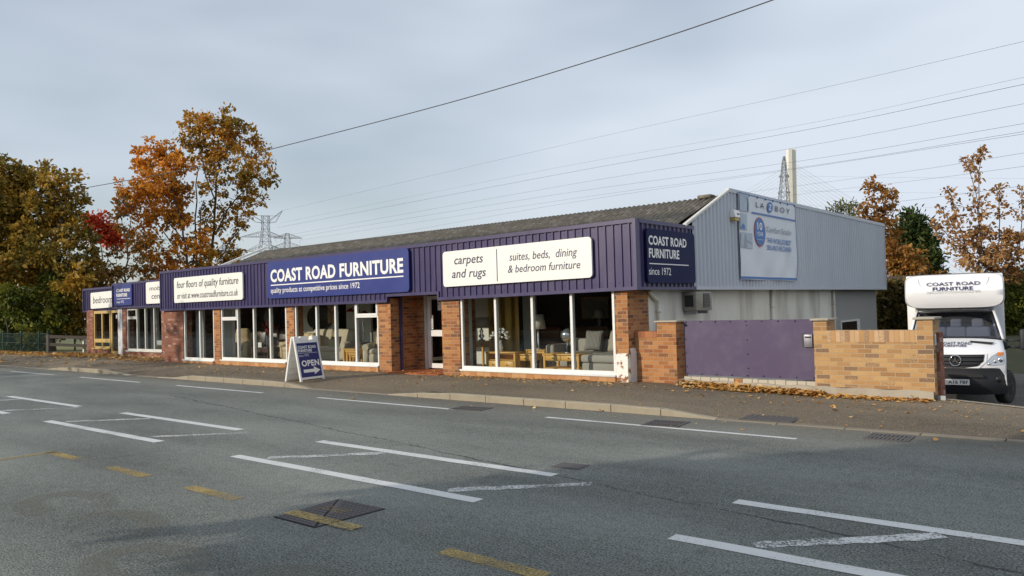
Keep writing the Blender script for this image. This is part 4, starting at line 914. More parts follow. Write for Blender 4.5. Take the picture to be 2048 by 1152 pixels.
# ================================================================== SHOWROOM FURNITURE
FZ = .10
def armchair(name, label, cat, x, y, rz, w_=.85, d=.85, h=1.0, m=CREAM, seats=1, group=None, recl=False, armh=.58):
    t = thing(name, label, cat, (x, y, FZ), R(rz), group); a = .17
    MB().box(-w_/2, w_/2, -d/2, d/2, .06, .34, r=.04).build('base', m, t, False)
    for s in (-1, 1):
        g = MB(); c = s*(w_/2-a/2); g.box(c-a/2, c+a/2, -d/2-.03, d/2-.08, .10, armh-.06, r=.045, seg=3); g.tube([(c, -d/2-.04, armh-.06), (c, d/2-.1, armh-.03)], .095, 12); g.build('arm', m, t, False)
    iw = (w_-2*a)/seats
    for k in range(seats):
        x0 = -w_/2+a+k*iw; MB().box(x0+.005, x0+iw-.005, -d/2-.02, d/2-.2, .32, .48, r=.06, seg=3).build('seat_cushion', m, t, False)
        g = MB(); rot = (Matrix.Rotation(R(-10), 3, 'X'),); g.box(x0+.005, x0+iw-.005, d/2-.30, d/2-.08, .44, h-(.24 if recl else .02), r=.08, seg=3, rot=rot)
        if recl: g.box(x0+.02, x0+iw-.02, d/2-.26, d/2-.06, h-.36, h+.04, r=.085, seg=3, rot=rot)
        g.build('back_cushion', m, t, False)
    MB().box(-w_/2+.05, w_/2-.05, d/2-.12, d/2, .1, h-.12, r=.04).build('back_frame', m, t, False)
    return t
def knob(par, x, y, z): MB().lathe((x, y, z), [(0, -.022), (.015, -.02), (.010, -.006), (.008, 0)], 10, 'y').build('knob', DKWOOD, par, False)
def table(name, label, cat, x, y, w_, d, h, m=OAK, drawers=0, shelf=None, rz=0, dh=.13, leg=.05, panel=False):
    t = thing(name, label, cat, (x, y, FZ), R(rz))
    MB().box(-w_/2, w_/2, -d/2, d/2, h-.03, h, r=.006, seg=1).build('tabletop', m, t, False)
    for sx in (-1, 1):
        for sy in (-1, 1): a, b = sx*(w_/2-leg/2-.015), sy*(d/2-leg/2-.015); MB().box(a-leg/2, a+leg/2, b-leg/2, b+leg/2, 0, h-.03).build('leg', m, t, False)
    MB().box(-w_/2+.03, w_/2-.03, -d/2+.035, d/2-.03, h-.03-dh, h-.032).build('apron', m, t, False)
    for k in range(drawers):
        iw = (w_-2*leg-.03)/drawers; x0 = -w_/2+leg+.015+k*iw; q = MB().box(x0+.006, x0+iw-.006, -d/2+.020, -d/2+.034, h-.02-dh, h-.04, r=.003, seg=1).build('drawer', m, t, False); knob(q, x0+iw/2, -d/2+.02, h-.03-dh/2)
    if shelf: MB().box(-w_/2+.02, w_/2-.02, -d/2+.02, d/2-.02, shelf-.025, shelf).build('shelf', m, t, False)
    if panel: MB().box(-w_/2+.02, w_/2-.02, d/2-.03, d/2-.02, 0, h-.03).build('back_panel', m, t, False)
    return t
def lamp(label, x, y, z, prof, bm_, sh, group=None, shm=LAMPSH):
    t = thing('table_lamp', label, 'lamp', (x, y, z)); MB().lathe((0, 0, 0), prof, 16).build('lamp_base', bm_, t, False)
    r0, r1, z0, z1 = sh; MB().lathe((0, 0, 0), [(r0, z0), (r1, z1)], 24).build('lamp_shade', shm, t, False); return t
# right-hand display window
table('console_table', 'tall oak console table with one drawer at left of the right window', 'table', -13.66, 15.35, .62, .4, .66, drawers=1)
lamp('table lamp with pale shade and silver gourd base on oak console table', -13.78, 15.3, FZ+.66, [(.09, 0), (.09, .03), (.03, .05), (.085, .13), (.03, .2), (.06, .26), (.02, .32), (.015, .4)], CHROME, (.25, .19, .36, .62))
GOLD = mat('gold_sequins', (.52, .33, .06), .3, .75, 45, .8, 60, metal=.35)
g = MB(); g.grid(lambda u, v: (-13.75+1.05*u, 15.55+.05*math.sin(u*19), .15+1.80*v), 40, 10); tag(g.build('sequin_drape', GOLD), 'shimmering gold sequin drape hanging behind the right display window', 'drape')
t = table('television_stand', 'oak television stand with open shelf and two drawers in right window', 'cabinet', -12.30, 14.52, .96, .44, .45, drawers=0, panel=True, dh=.02)
g = MB(); g.box(-.46, .46, -.2, .2, .02, .22); g.box(-.46, .46, -.19, .2, .245, .262); g.box(.44, .468, -.2, .2, .02, .42); g.box(-.468, -.44, -.2, .2, .02, .42); g.build('carcass', OAK, t, False)
for x in (-.225, .225): q = MB().box(x-.2, x+.2, -.222, -.2, .04, .235, r=.003, seg=1).build('drawer', OAK, t, False); knob(q, x, -.222, .14)
t = thing('flower_vase', 'white vase of pale flowers on the oak television stand', 'vase', (-12.42, 14.45, FZ+.45))
MB().lathe((0, 0, 0), [(.0, 0), (.07, 0), (.085, .1), (.05, .22), (.06, .27)], 16).build('vase', UPVC, t, False)
g = MB(); q = random.Random(8)
for k in range(46):
    a, b = q.uniform(0, 6.28), q.random()**.5; c = Vector((.26*b*math.cos(a), .2*b*math.sin(a), .36+.26*(1-b*b)*q.uniform(.5, 1)+q.uniform(-.08, .05)))
    g.lathe(c, [(0, -.02), (.035, -.005), (.03, .02), (0, .028)], 6)
g.build('flowers', UPVC, t, False)
table('lamp_table', 'small oak side table between the television stand and coffee table', 'table', -11.62, 14.62, .46, .42, .40, drawers=1)
table('lamp_table', 'oak side table behind the coffee table carrying a tall beige lamp', 'table', -11.80, 15.25, .62, .45, .47, shelf=.12)
lamp('tall table lamp with pleated beige shade on oak side table', -11.80, 15.2, FZ+.47, [(.10, 0), (.09, .02), (.02, .04), (.03, .3), (.015, .5)], STEEL, (.19, .14, .50, .86))
t = table('coffee_table', 'oak coffee table with two drawers and lower shelf in right window', 'table', -10.42, 14.50, 1.02, .6, .44, drawers=2, shelf=.12)
t = thing('globe_lamp', 'silver lamp with mirrored glass globe on oak coffee table', 'lamp', (-10.42, 14.5, FZ+.44))
MB().lathe((0, 0, 0), [(.0, 0), (.09, 0), (.09, .02), (.07, .03), (.07, .16), (.03, .18), (.03, .25), (.05, .27)], 16).build('lamp_base', CHROME, t, False)
MB().lathe((0, 0, .41), [(.16*math.sin(a*math.pi/12)+.001, -.16*math.cos(a*math.pi/12)) for a in range(13)], 20).build('globe', mat('mercury_glass', (.6, .63, .66), .08, .3, 18, metal=.8), t, False)
t = thing('corner_sofa', 'large grey fabric corner sofa with chaise end in right window', 'sofa', (-9.5, 14.7, FZ))
MB().box(-9.78, -8.80, 14.12, 15.5, FZ, .36, r=.03).build('chaise_base', GREYF, t); MB().box(-9.80, -8.79, 14.10, 15.5, .365, .54, r=.05, seg=3).build('chaise_cushion', GREYF, t)
MB().box(-11.2, -9.78, 15.0, 15.9, FZ, .36, r=.03).build('sofa_base', GREYF, t); MB().box(-11.1, -9.8, 14.98, 15.7, .36, .52, r=.05, seg=3).build('seat_cushion', GREYF, t)
MB().box(-11.2, -8.8, 15.65, 15.95, .3, .82, r=.06, seg=3).build('backrest', GREYF, t); MB().box(-11.42, -11.16, 14.95, 15.95, FZ, .70, r=.06, seg=3).build('arm', GREYF, t)
MB().box(-8.98, -8.79, 14.6, 15.6, .5, .84, r=.06, seg=3).build('end_rest', GREYF, t)
def cushion(label, x, y, z, s, rz, tilt, m):
    t = MB(); n = 10
    def f(sg):
        def h(u, v):
            a, b = 2*u-1, 2*v-1; k = max(0, (1-a**4)*(1-b**4))**.5; return (s*.5*a*(1-.06*(1-abs(b))*abs(a)), sg*.09*k, s*.5*b*(1-.06*(1-abs(a))*abs(b)))
        return h
    t.grid(f(1), n, n); t.grid(f(-1), n, n); bmesh.ops.remove_doubles(t.bm, verts=t.bm.verts[:], dist=.0005); bmesh.ops.rotate(t.bm, cent=(0, 0, 0), matrix=Matrix.Rotation(R(tilt), 3, 'X'), verts=t.bm.verts[:])
    o = t.build('cushion', m); o.location = (x, y, z); o.rotation_euler = (0, 0, R(rz)); return tag(o, label, 'cushion')
def stripes(name, a, b, sc, wave=0):
    m, t, p, o = nm(name); tc_ = nd(t, 'ShaderNodeTexCoord'); wv = nd(t, 'ShaderNodeTexWave'); wv.inputs['Scale'].default_value = sc; wv.inputs['Distortion'].default_value = wave; wv.inputs['Detail Scale'].default_value = 2
    t.links.new(tc_.outputs['Object'], wv.inputs['Vector']); t.links.new(ramp(t, wv.outputs[1], [(.45, a), (.55, b)]), p.inputs['Base Color']); p.inputs['Roughness'].default_value = .9; return m
cushion('grey striped scatter cushion at left of grey corner sofa', -10.35, 15.5, .78, .50, 5, -16, stripes('cushion_stripes', (.12, .11, .11), (.32, .30, .28), 9))
cushion('plain beige scatter cushion in middle of grey corner sofa', -9.62, 15.38, .77, .54, -8, -18, mat('beige_cloth', (.40, .35, .28), .9, .08, 6))
cushion('red and cream swirled cushion at right end of grey sofa', -9.08, 15.05, .82, .54, -35, -15, stripes('cushion_swirl', (.17, .04, .055), (.48, .42, .36), 6, 7))
# third window
armchair('sofa', 'plump cream two seat sofa in the window behind the A-board', 'sofa', -20.05, 15.10, 14, 2.0, .95, 1.02, CREAM, 2)
cushion('yellow and grey patterned cushion on the cream two seat sofa', -19.55, 14.95, .68, .42, 10, -20, stripes('cushion_lemon', (.45, .42, .12), (.35, .34, .30), 5, 5))
for k, (w_, h) in enumerate(((.66, .46), (.5, .38), (.34, .30))):
    table('nest_table', ('largest oak table of the nest of three', 'middle oak table of the nest of three', 'smallest oak table of the nest of three')[k], 'table', -17.95+.01*k, 14.42+.02*k, w_, .40-.05*k, h, leg=.06, dh=.05)
armchair('armchair', 'tall cream recliner chair beside brick pillar left of entrance', 'armchair', -16.95, 14.62, 32, .88, .9, 1.06, CREAM, 1, recl=True)
t = thing('wall_mirror', 'black quatrefoil wrought iron mirror on the pale showroom wall', 'mirror', (-21.2, 15.62, 1.46))
MIR = mat('dark_mirror', (.02, .016, .013), .15, .3, 5)
pts = []
for k in range(72):
    a = 2*math.pi*k/72; r_ = .44+.13*abs(math.cos(2*a))**.7*(1 if True else 0); pts.append((r_*1.15*math.cos(a), 0, r_*math.sin(a)))
MB().prism(pts, (0, .04, 0)).build('glass', MIR, t, False)
g = MB(); g.tube([(p[0], -.01, p[2]) for p in pts+pts[:1]], .022, 6, False); g.tube([(p[0]*.84, -.012, p[2]*.84) for p in pts+pts[:1]], .010, 5, False); g.build('frame', IRON, t, False)
t = thing('arc_lamp', 'red shaded arc floor lamp behind the cream sofa', 'lamp', (-18.6, 15.3, FZ))
MB().tube([(0, 0, 0), (0, 0, .9), (-.05, 0, 1.3), (-.2, 0, 1.58), (-.42, 0, 1.68), (-.58, 0, 1.63)], .016, 6).build('stem', CHROME, t, False); MB().lathe((0, 0, 0), [(0, 0), (.15, 0), (.15, .03), (0, .04)], 16).build('foot', CHROME, t, False)
REDS = mat('red_lampshade', (.42, .03, .018), .3, .1, 4)
for x, z in ((-.62, 1.53), (.05, 1.45), (-1.35, 1.50)): MB().lathe((x, 0, z), [(.04, .1), (.12, .03), (.13, 0), (.02, .0)], 14).build('lamp_shade', REDS, t, False)
table('lamp_table', 'dark wood end table at far end of the cream sofa', 'table', -18.35, 15.1, .45, .4, .6, DKWOOD)
# second window
armchair('armchair', 'cream leather recliner at left of second window', 'armchair', -24.38, 14.62, 38, .86, .9, 1.02, CREAM_L, 1, recl=True)
armchair('sofa', 'dark brown leather sofa in the second window', 'sofa', -24.15, 15.6, 12, 2.0, .95, 1.05, BRNL, 3)
armchair('sofa', 'cream leather sofa at right of second window behind the brick pier', 'sofa', -21.05, 14.75, -22, 1.5, .95, .92, CREAM_L, 2)
armchair('armchair', 'tan leather armchair behind dark occasional table', 'armchair', -23.2, 15.75, 10, .95, .9, .92, mat('tan_leather', (.30, .18, .09), .5, .08, 3), 1)
table('occasional_table', 'dark wood occasional table with price card in second window', 'table', -22.75, 14.6, 1.0, .55, .44, DKWOOD, shelf=.15)
t = thing('flower_vase', 'patterned vase with red berries on dark occasional table', 'vase', (-22.62, 14.6, FZ+.44))
MB().lathe((0, 0, 0), [(0, 0), (.06, 0), (.08, .15), (.075, .36), (.06, .38)], 14).build('vase', stripes('vase_pattern', (.12, .12, .12), (.55, .55, .52), 8, 6), t, False)
g = MB(); q = random.Random(21)
for k in range(40):
    a, b = q.uniform(0, 6.28), q.random(); g.lathe((.40*b*math.cos(a), .2*b*math.sin(a), .40+.50*q.random()*(1-.4*b)), [(0, -.03), (.03, 0), (0, .035)], 6)
g.build('berries', REDS, t, False); g = MB()
for k in range(9): a = q.uniform(-1, 1); g.tube([(0, 0, .3), (a*.18, 0, .6), (a*.4, .05, .9-abs(a)*.1)], .006, 4)
g.build('twigs', BARK, t, False)
tag(rbox('price_card', WHITE, None, -22.95, -22.75, 14.42, 14.43, FZ+.44, FZ+.60), 'white price card standing on the dark occasional table', 'price card')
t = thing('wall_mirror', 'round pale mirror on the wall above the brown sofa', 'mirror', (-24.7, 15.99, 1.5)); MB().lathe((0, 0, 0), [(0, -.02), (.3, -.02), (.33, 0)], 28, 'y').build('glass', mat('pale_mirror', (.35, .38, .42), .2, .1, 3), t, False)
g = MB(); g.tube([(.33*math.cos(R(a)), -.02, .33*math.sin(R(a))) for a in range(0, 361, 15)], .018, 6, False); g.build('frame', IRON, t, False)
t = thing('television', 'black flat screen television in the second window', 'television', (-21.6, 16.2, 1.45)); rbox('screen', SEAL, t, -.55, .55, 0, .03, -.32, .32, world=False); rbox('bezel', BLACK, t, -.58, .58, .03, .05, -.35, .35, world=False)
table('sideboard', 'tan sideboard in shade behind glass of first window', 'cabinet', -25.0, 16.5, 1.4, .5, .8, mat('tan_wood', (.2, .13, .07), .5, .1, 3), drawers=3)
# wing windows
WHG = mat('white_enamel', (.55, .56, .56), .3, .05, 3)
t = thing('mobility_scooter', 'dark mobility scooter with pale seat in the far wing window', 'scooter', (-31.2, 15.6, .12))
MB().box(-.5, .5, -.25, .25, .15, .35, r=.08).build('body', BLACK, t, False); MB().box(.1, .5, -.22, .22, .5, .6, r=.04).build('seat', WHG, t, False); MB().box(.42, .52, -.22, .22, .55, 1.0, r=.04).build('backrest', WHG, t, False); MB().tube([(-.4, 0, .3), (-.5, 0, .95)], .025, 6).build('tiller', BLACK, t, False)
for x in (-.42, .42):
    for y in (-.22, .22): MB().lathe((x, y, .14), [(0, -.03), (.14, -.03), (.14, .03), (0, .03)], 16, 'y').build('wheel', RUBBER, t, False)
t = thing('recliner_bed', 'white topped adjustable bed at right of the far wing window', 'bed', (-30.4, 15.4, .12)); MB().box(-.8, .5, -.45, .45, .1, .35, r=.04).build('base', BROWNWALL, t, False); MB().box(-.8, .5, -.45, .45, .36, .58, r=.06).build('mattress', WHG, t, False); MB().box(.5, .56, -.45, .45, .1, .95, r=.02).build('headboard', WHG, t, False)
t = thing('wardrobe', 'pale wardrobe at back of the far wing window', 'wardrobe', (-32.3, 16.3, .12)); MB().box(-.5, .5, 0, .5, 0, 1.2, r=.01).build('carcass', PALEWALL, t, False); MB().box(-.48, -.01, -.02, 0, .05, 1.15).build('door', GREYPAN, t, False); MB().box(.01, .48, -.02, 0, .05, 1.15).build('door', GREYPAN, t, False)

# things deeper in the showroom
table('dresser', 'dark wood dresser far back behind the grey corner sofa', 'cabinet', -11.9, 17.6, 1.5, .5, .95, mat('mid_wood', (.24, .12, .05), .5, .12, 3), drawers=3, dh=.25)
def picture(label, x, y, z, w_, h, c):
    t = thing('framed_picture', label, 'picture', (x, y, z)); rbox('frame', OAK, t, -w_/2, w_/2, -.02, .02, -h/2, h/2, world=False)
    rbox('print', mat('print', c, .6, .35, 5), t, -w_/2+.05, w_/2-.05, -.03, -.021, -h/2+.05, h/2-.05, world=False)
picture('framed pale picture on back wall above the dark dresser', -12.2, 18.36, 1.55, .9, .6, (.45, .42, .36))
picture('framed blue picture on the back wall behind the brown sofa', -27.0, 18.36, 1.45, .9, .7, (.2, .28, .36))
picture('framed warm picture on the pale wall right of the iron mirror', -20.55, 15.63, 1.55, .42, .55, (.42, .30, .16))
lamp('small lamp with cream shade on the dark dresser at back', -11.5, 17.5, FZ+.95, [(.08, 0), (.03, .05), (.06, .15), (.02, .25)], STEEL, (.17, .12, .22, .45))
armchair('armchair', 'red brown armchair deep in the showroom behind the coffee table', 'armchair', -12.6, 16.6, 10, .9, .9, 1.0, mat('russet_cloth', (.30, .10, .05), .85, .1, 5), 1)
armchair('sofa', 'pale sofa deep behind the nest of oak tables', 'sofa', -20.3, 17.0, 5, 2.0, .95, .95, CREAM, 2)
# ================================================================== TREES AND PLANTS
CAMP = Vector((0, 0, 1.62))
def at(u, v, D):       # a far point, D metres away along the view, from where it is seen
    return CAMP+fx*((u-1024)/1553*D)+up*((576-v)/1553*D)-bk*D
def leaf_mesh(name, P, size, seed, aspect=.62, upb=.25, dirs=None, flat=False):
    r = np.random.default_rng(seed); n = len(P); P = np.asarray(P)
    a = r.normal(size=(n, 3)); 
    if dirs is not None: a = a*.45+dirs
    if flat: a[:, 2] *= .12
    a /= np.linalg.norm(a, axis=1)[:, None]
    c = r.normal(size=(n, 3)); c[:, 2] += upb*3
    if flat: c = np.array([0, 0, 1])+r.normal(size=(n, 3))*.28
    b = np.cross(c, a); b /= np.linalg.norm(b, axis=1)[:, None]; nn = np.cross(a, b)
    s = size*np.clip(r.lognormal(0, .38, n), .4, 1.9)[:, None]
    V = np.empty((n, 6, 3)); cup = s*.14
    V[:, 0] = P; V[:, 1] = P+a*s*.38+b*s*aspect*.5+nn*cup; V[:, 2] = P+a*s*.72+b*s*aspect*.36+nn*cup*.6; V[:, 3] = P+a*s; V[:, 4] = P+a*s*.72-b*s*aspect*.36+nn*cup*.6; V[:, 5] = P+a*s*.38-b*s*aspect*.5+nn*cup
    F = (np.arange(n)[:, None]*6+np.array([0, 1, 2, 3, 0, 3, 4, 5])[None]).ravel().astype(np.int32)
    me = bpy.data.meshes.new(name); me.vertices.add(6*n); me.vertices.foreach_set('co', V.ravel()); me.loops.add(8*n); me.loops.foreach_set('vertex_index', F)
    me.polygons.add(2*n); me.polygons.foreach_set('loop_start', np.arange(0, 8*n, 4, dtype=np.int32)); me.update(); me.validate(); return me
LM = {}
def lm(k, stops, **kw): LM[k] = leafmat('leaf_'+k, stops, **kw)
lm('orange', [(.12, (0.173, 0.125, 0.025)), (.38, (0.469, 0.219, 0.031)), (.58, (0.781, 0.296, 0.031)), (.85, (0.800, 0.406, 0.046))])
lm('ochre', [(.12, (0.115, 0.109, 0.021)), (.40, (0.293, 0.186, 0.028)), (.62, (0.557, 0.278, 0.034)), (.9, (0.800, 0.402, 0.054))])
lm('olive', [(.12, (0.083, 0.083, 0.020)), (.40, (0.215, 0.165, 0.030)), (.65, (0.413, 0.248, 0.036)), (.92, (0.660, 0.380, 0.050))])
lm('red', [(.1, (0.270, 0.041, 0.016)), (.5, (0.540, 0.061, 0.022)), (.9, (0.675, 0.149, 0.041))])
lm('dull', [(.1, (0.065, 0.052, 0.023)), (.5, (0.182, 0.111, 0.026)), (.9, (0.351, 0.169, 0.039))])
lm('green', [(.1, (0.053, 0.083, 0.017)), (.42, (0.128, 0.165, 0.026)), (.7, (0.255, 0.255, 0.039)), (.95, (0.480, 0.360, 0.075))])
lm('rust', [(.1, (.11, .06, .016)), (.4, (.28, .13, .028)), (.65, (.42, .19, .038)), (.9, (.38, .26, .07))])
lm('copper', [(.1, (0.115, 0.075, 0.025)), (.4, (0.322, 0.161, 0.048)), (.62, (0.506, 0.265, 0.103)), (.9, (0.575, 0.414, 0.218))])
lm('conifer', [(.1, (.02, .036, .011)), (.5, (.05, .08, .018)), (.9, (.12, .15, .035))])
lm('hedge', [(.1, (0.039, 0.039, 0.013)), (.45, (0.117, 0.094, 0.023)), (.75, (0.221, 0.143, 0.034)), (.95, (0.390, 0.247, 0.065))])
lm('pale', [(.1, (.08, .10, .04)), (.6, (.16, .17, .07)), (.95, (.25, .24, .11))])
def tree(name, label, cat, D, stems, blobs, leaf, size, dens=1.0, bark=BARK, group=None, zb=-1.2, seed=1, asp=.62, spread=.5, up_=.25, conif=False, thick=1.0, clus=.24, pt=None):
    """stems: poly-lines (u, v, radius px); blobs: (u, v, radius px).  Everything is turned into metres at distance D"""
    pt = pt or (lambda u, v, dd=0: at(u, v, D+dd)); k = D/1553; r = np.random.default_rng(seed)
    base = pt(stems[0][0][0], stems[0][0][1]); t = thing(name, label, cat, (base.x, base.y, zb), 0, group)
    g = MB(); nodes = []
    for st in stems:
        pts, rs = [], []
        for i, (u, v, rp) in enumerate(st):
            p = pt(u, v, r.normal()*.15*i*.5); pts.append(p); rs.append(max(.012, rp*k*thick*.62))
            if i: nodes.append((p, rs[-1]))
        if st is stems[0]: pts.insert(0, Vector((pts[0].x, pts[0].y, min(zb-.2, pts[0].z-.1)))); rs.insert(0, rs[0]*1.15)
        fine, fr = [pts[0]], [rs[0]]
        for a, b, ra, rb in zip(pts, pts[1:], rs, rs[1:]):
            for q in (1/3, 2/3, 1): fine.append(a.lerp(b, q)+Vector(r.normal(size=3))*(.04*(b-a).length if q < 1 else 0)); fr.append(ra+(rb-ra)*q)
            nodes.append((a.lerp(b, .5), (ra+rb)/2))
        g.tube(fine, fr, 8)
    P, dirs = [], []
    for (u, v, rp) in blobs:
        R_ = rp*k; c = pt(u, v, r.normal()*spread*min(R_*2.2, 2.5)); c = Vector(c)
        best = min(nodes, key=lambda q: (q[0]-c).length+(1.5 if q[0].z > c.z+.2 else 0)); n0, rr = best
        mid = n0.lerp(c, .55)+Vector((0, 0, -.12*(c-n0).length)); r1 = min(rr*.55, .02+.03*R_)
        if not conif: g.tube([n0, mid, c], [r1, r1*.7, r1*.45], 5, False)
        nc = max(5, int((7+9*R_)*dens)); 
        for _ in range(nc):
            d = r.normal(size=3); d /= np.linalg.norm(d); q = np.array(c)+d*R_*(.25+.75*r.random()**.5)*np.array([1, 1, .92])
            if not conif and r.random() < .5: g.tube([c, c.lerp(Vector(q), .6)+Vector((0, 0, .04)), Vector(q)], [r1*.4, r1*.28, .006], 3, False)
            nl = max(6, int(R_*clus*R_*clus*50*dens/(size*size*5)*4.2)); s_ = max(R_*clus, size*.8)
            L_ = q+r.normal(size=(nl, 3))*s_*np.array([1, 1, .72]); P.append(L_)
            dirs.append(np.repeat((d*.6+np.array([0, 0, .35 if conif else -.15]))[None], nl, 0))
    g.build('trunk', bark, t); P = np.concatenate(P); dirs = np.concatenate(dirs)
    link('crown', leaf_mesh('crown', P, size, seed+50, asp, up_, dirs), LM[leaf], t); return t
TG = 'autumn trees behind the left end of the shop'
tree('maple_tree', 'tallest maple behind the shop, thin brown gold crown on bare upright stems', 'tree', 49,
     [[(432, 715, 5), (430, 560, 4.5), (428, 460, 4), (432, 360, 3), (440, 270, 1.8)], [(420, 715, 4), (393, 540, 3), (390, 440, 2.4), (396, 340, 1.5)], [(431, 470, 3), (470, 400, 2), (515, 345, 1.3)], [(430, 400, 2.4), (405, 320, 1.4), (395, 260, .9)], [(436, 520, 2.2), (470, 470, 1.4), (500, 435, 1)]],
     [(398, 244, 30), (384, 268, 26), (440, 250, 34), (474, 272, 30), (503, 278, 22), (528, 304, 16), (448, 300, 34), (488, 318, 28), (530, 350, 18), (548, 360, 9), (505, 366, 24), (402, 300, 32), (470, 362, 26), (516, 402, 16), (486, 412, 22), (478, 440, 14), (426, 370, 26), (405, 232, 12), (512, 328, 20), (440, 330, 26), (494, 436, 12), (538, 322, 9), (455, 420, 22), (470, 455, 18), (410, 440, 20), (400, 480, 22), (440, 455, 16), (492, 388, 20), (416, 408, 16), (445, 500, 26), (470, 510, 18), (420, 520, 28), (455, 535, 20)],
     'ochre', .185, .86, seed=11, group=TG, clus=.21)
tree('maple_tree', 'wide bright orange maple leaning behind the left part of the shop', 'tree', 47,
     [[(392, 715, 5), (386, 560, 4), (366, 470, 3), (345, 380, 2), (330, 300, 1.2)], [(386, 560, 3), (360, 520, 2), (310, 440, 1.5), (280, 390, 1)], [(384, 540, 3), (400, 460, 2.2), (408, 400, 1.4)], [(366, 480, 2), (330, 430, 1.4), (300, 350, 1)]],
     [(302, 292, 16), (300, 318, 30), (328, 306, 26), (352, 330, 34), (284, 352, 32), (262, 378, 28), (246, 402, 18), (320, 372, 38), (360, 384, 34), (292, 408, 34), (258, 430, 24), (330, 430, 36), (368, 436, 28), (236, 452, 12), (282, 462, 28), (310, 500, 34), (352, 498, 28), (280, 530, 22), (270, 496, 18), (340, 540, 24), (310, 548, 22), (372, 540, 22), (390, 500, 22), (250, 396, 14), (410, 470, 20)],
     'orange', .185, .9, seed=23, group=TG, clus=.21)
tree('red_tree', 'small scarlet crowned tree between the left dark trees', 'tree', 52, [[(205, 720, 3), (204, 560, 2.5), (200, 480, 1.5)]], [(182, 446, 16), (204, 442, 16), (222, 458, 16), (166, 440, 8), (212, 474, 20), (228, 488, 12), (192, 468, 18), (232, 478, 10)], 'red', .19, 1.3, seed=5, group=TG)
tree('half_bare_tree', 'half bare brown tree with dark branches left of the orange maple', 'tree', 44,
     [[(252, 715, 4), (250, 600, 3.5), (256, 520, 2.6), (262, 440, 1.4), (244, 360, .5)], [(252, 570, 2.4), (226, 530, 1.6), (205, 500, .8)], [(254, 560, 2.2), (284, 515, 1.4), (296, 470, .6)], [(252, 590, 2), (280, 560, 1.2), (312, 530, .5)], [(256, 500, 1.6), (243, 440, .9), (236, 395, .4)]],
     [(246, 402, 11), (238, 428, 12), (252, 452, 10), (234, 506, 16), (214, 540, 26), (268, 480, 8), (288, 520, 9), (236, 560, 22), (266, 545, 12), (210, 580, 26), (250, 590, 22), (290, 560, 10), (300, 545, 8)], 'dull', .17, .8, seed=7, group=TG)
DK = 'dark trees at the left edge'
tree('broad_tree', 'big dark olive and bronze tree filling the left edge', 'tree', 46, [[(10, 715, 8), (20, 600, 7), (30, 480, 5), (40, 400, 3)], [(20, 580, 5), (-30, 480, 3), (-40, 400, 2)], [(28, 500, 4), (70, 430, 2)]],
     [(-40, 372, 46), (8, 362, 38), (40, 352, 30), (66, 360, 28), (-10, 420, 52), (40, 420, 46), (86, 420, 34), (-40, 480, 52), (20, 480, 50), (70, 480, 42), (0, 540, 52), (55, 540, 44), (-40, 570, 50), (14, 334, 18), (84, 338, 14), (2, 324, 10)], 'olive', .19, 1.15, seed=31, group=DK, clus=.2)
tree('broad_tree', 'second dark bronze tree beside the wooden pole, right of the left edge tree', 'tree', 44, [[(110, 715, 7), (108, 600, 6), (112, 500, 4), (116, 410, 2.4)], [(110, 540, 4), (150, 470, 2.4), (168, 430, 1.2)], [(110, 580, 3.4), (80, 500, 2)]],
     [(108, 364, 26), (134, 372, 26), (154, 396, 20), (96, 392, 28), (130, 418, 30), (160, 430, 14), (100, 446, 36), (140, 460, 32), (172, 474, 18), (90, 500, 36), (130, 510, 38), (168, 508, 26), (104, 560, 40), (150, 556, 36), (184, 540, 20), (150, 350, 8), (92, 356, 16), (184, 474, 9), (60, 470, 30), (70, 540, 36), (190, 570, 22), (206, 540, 16)], 'olive', .19, 1.15, seed=41, group=DK, clus=.2)
for i, (lab, stems, bl, sd) in enumerate((
    ('round green bush with yellowing leaves at left edge behind green fence', [[(14, 705, 3), (12, 640, 2)]], [(0, 590, 30), (30, 580, 26), (6, 630, 34), (44, 628, 26), (26, 668, 30), (-20, 660, 34), (56, 666, 18), (0, 690, 22), (48, 600, 18)], 61),
    ('large glossy green bush overhanging the end of the green fence', [[(86, 705, 3), (88, 640, 2)]], [(70, 610, 24), (100, 590, 28), (84, 640, 30), (112, 630, 26), (66, 672, 20), (96, 668, 22), (82, 692, 16), (128, 600, 22), (110, 560, 22), (60, 640, 16), (104, 646, 20)], 62),
    ('dark bush between the wooden fence and the wing of the shop', [[(150, 705, 3), (150, 640, 2)]], [(140, 600, 26), (164, 590, 22), (146, 640, 28), (168, 632, 18), (132, 660, 18), (164, 668, 14), (150, 560, 24), (172, 560, 14), (128, 640, 16), (176, 610, 14)], 63))):
    tree('bush', lab, 'bush', 43+.9*i, stems, bl, 'green' if i < 2 else 'olive', .17, 1.25, zb=-.6, seed=sd, group='bushes behind the left fences', spread=.35)
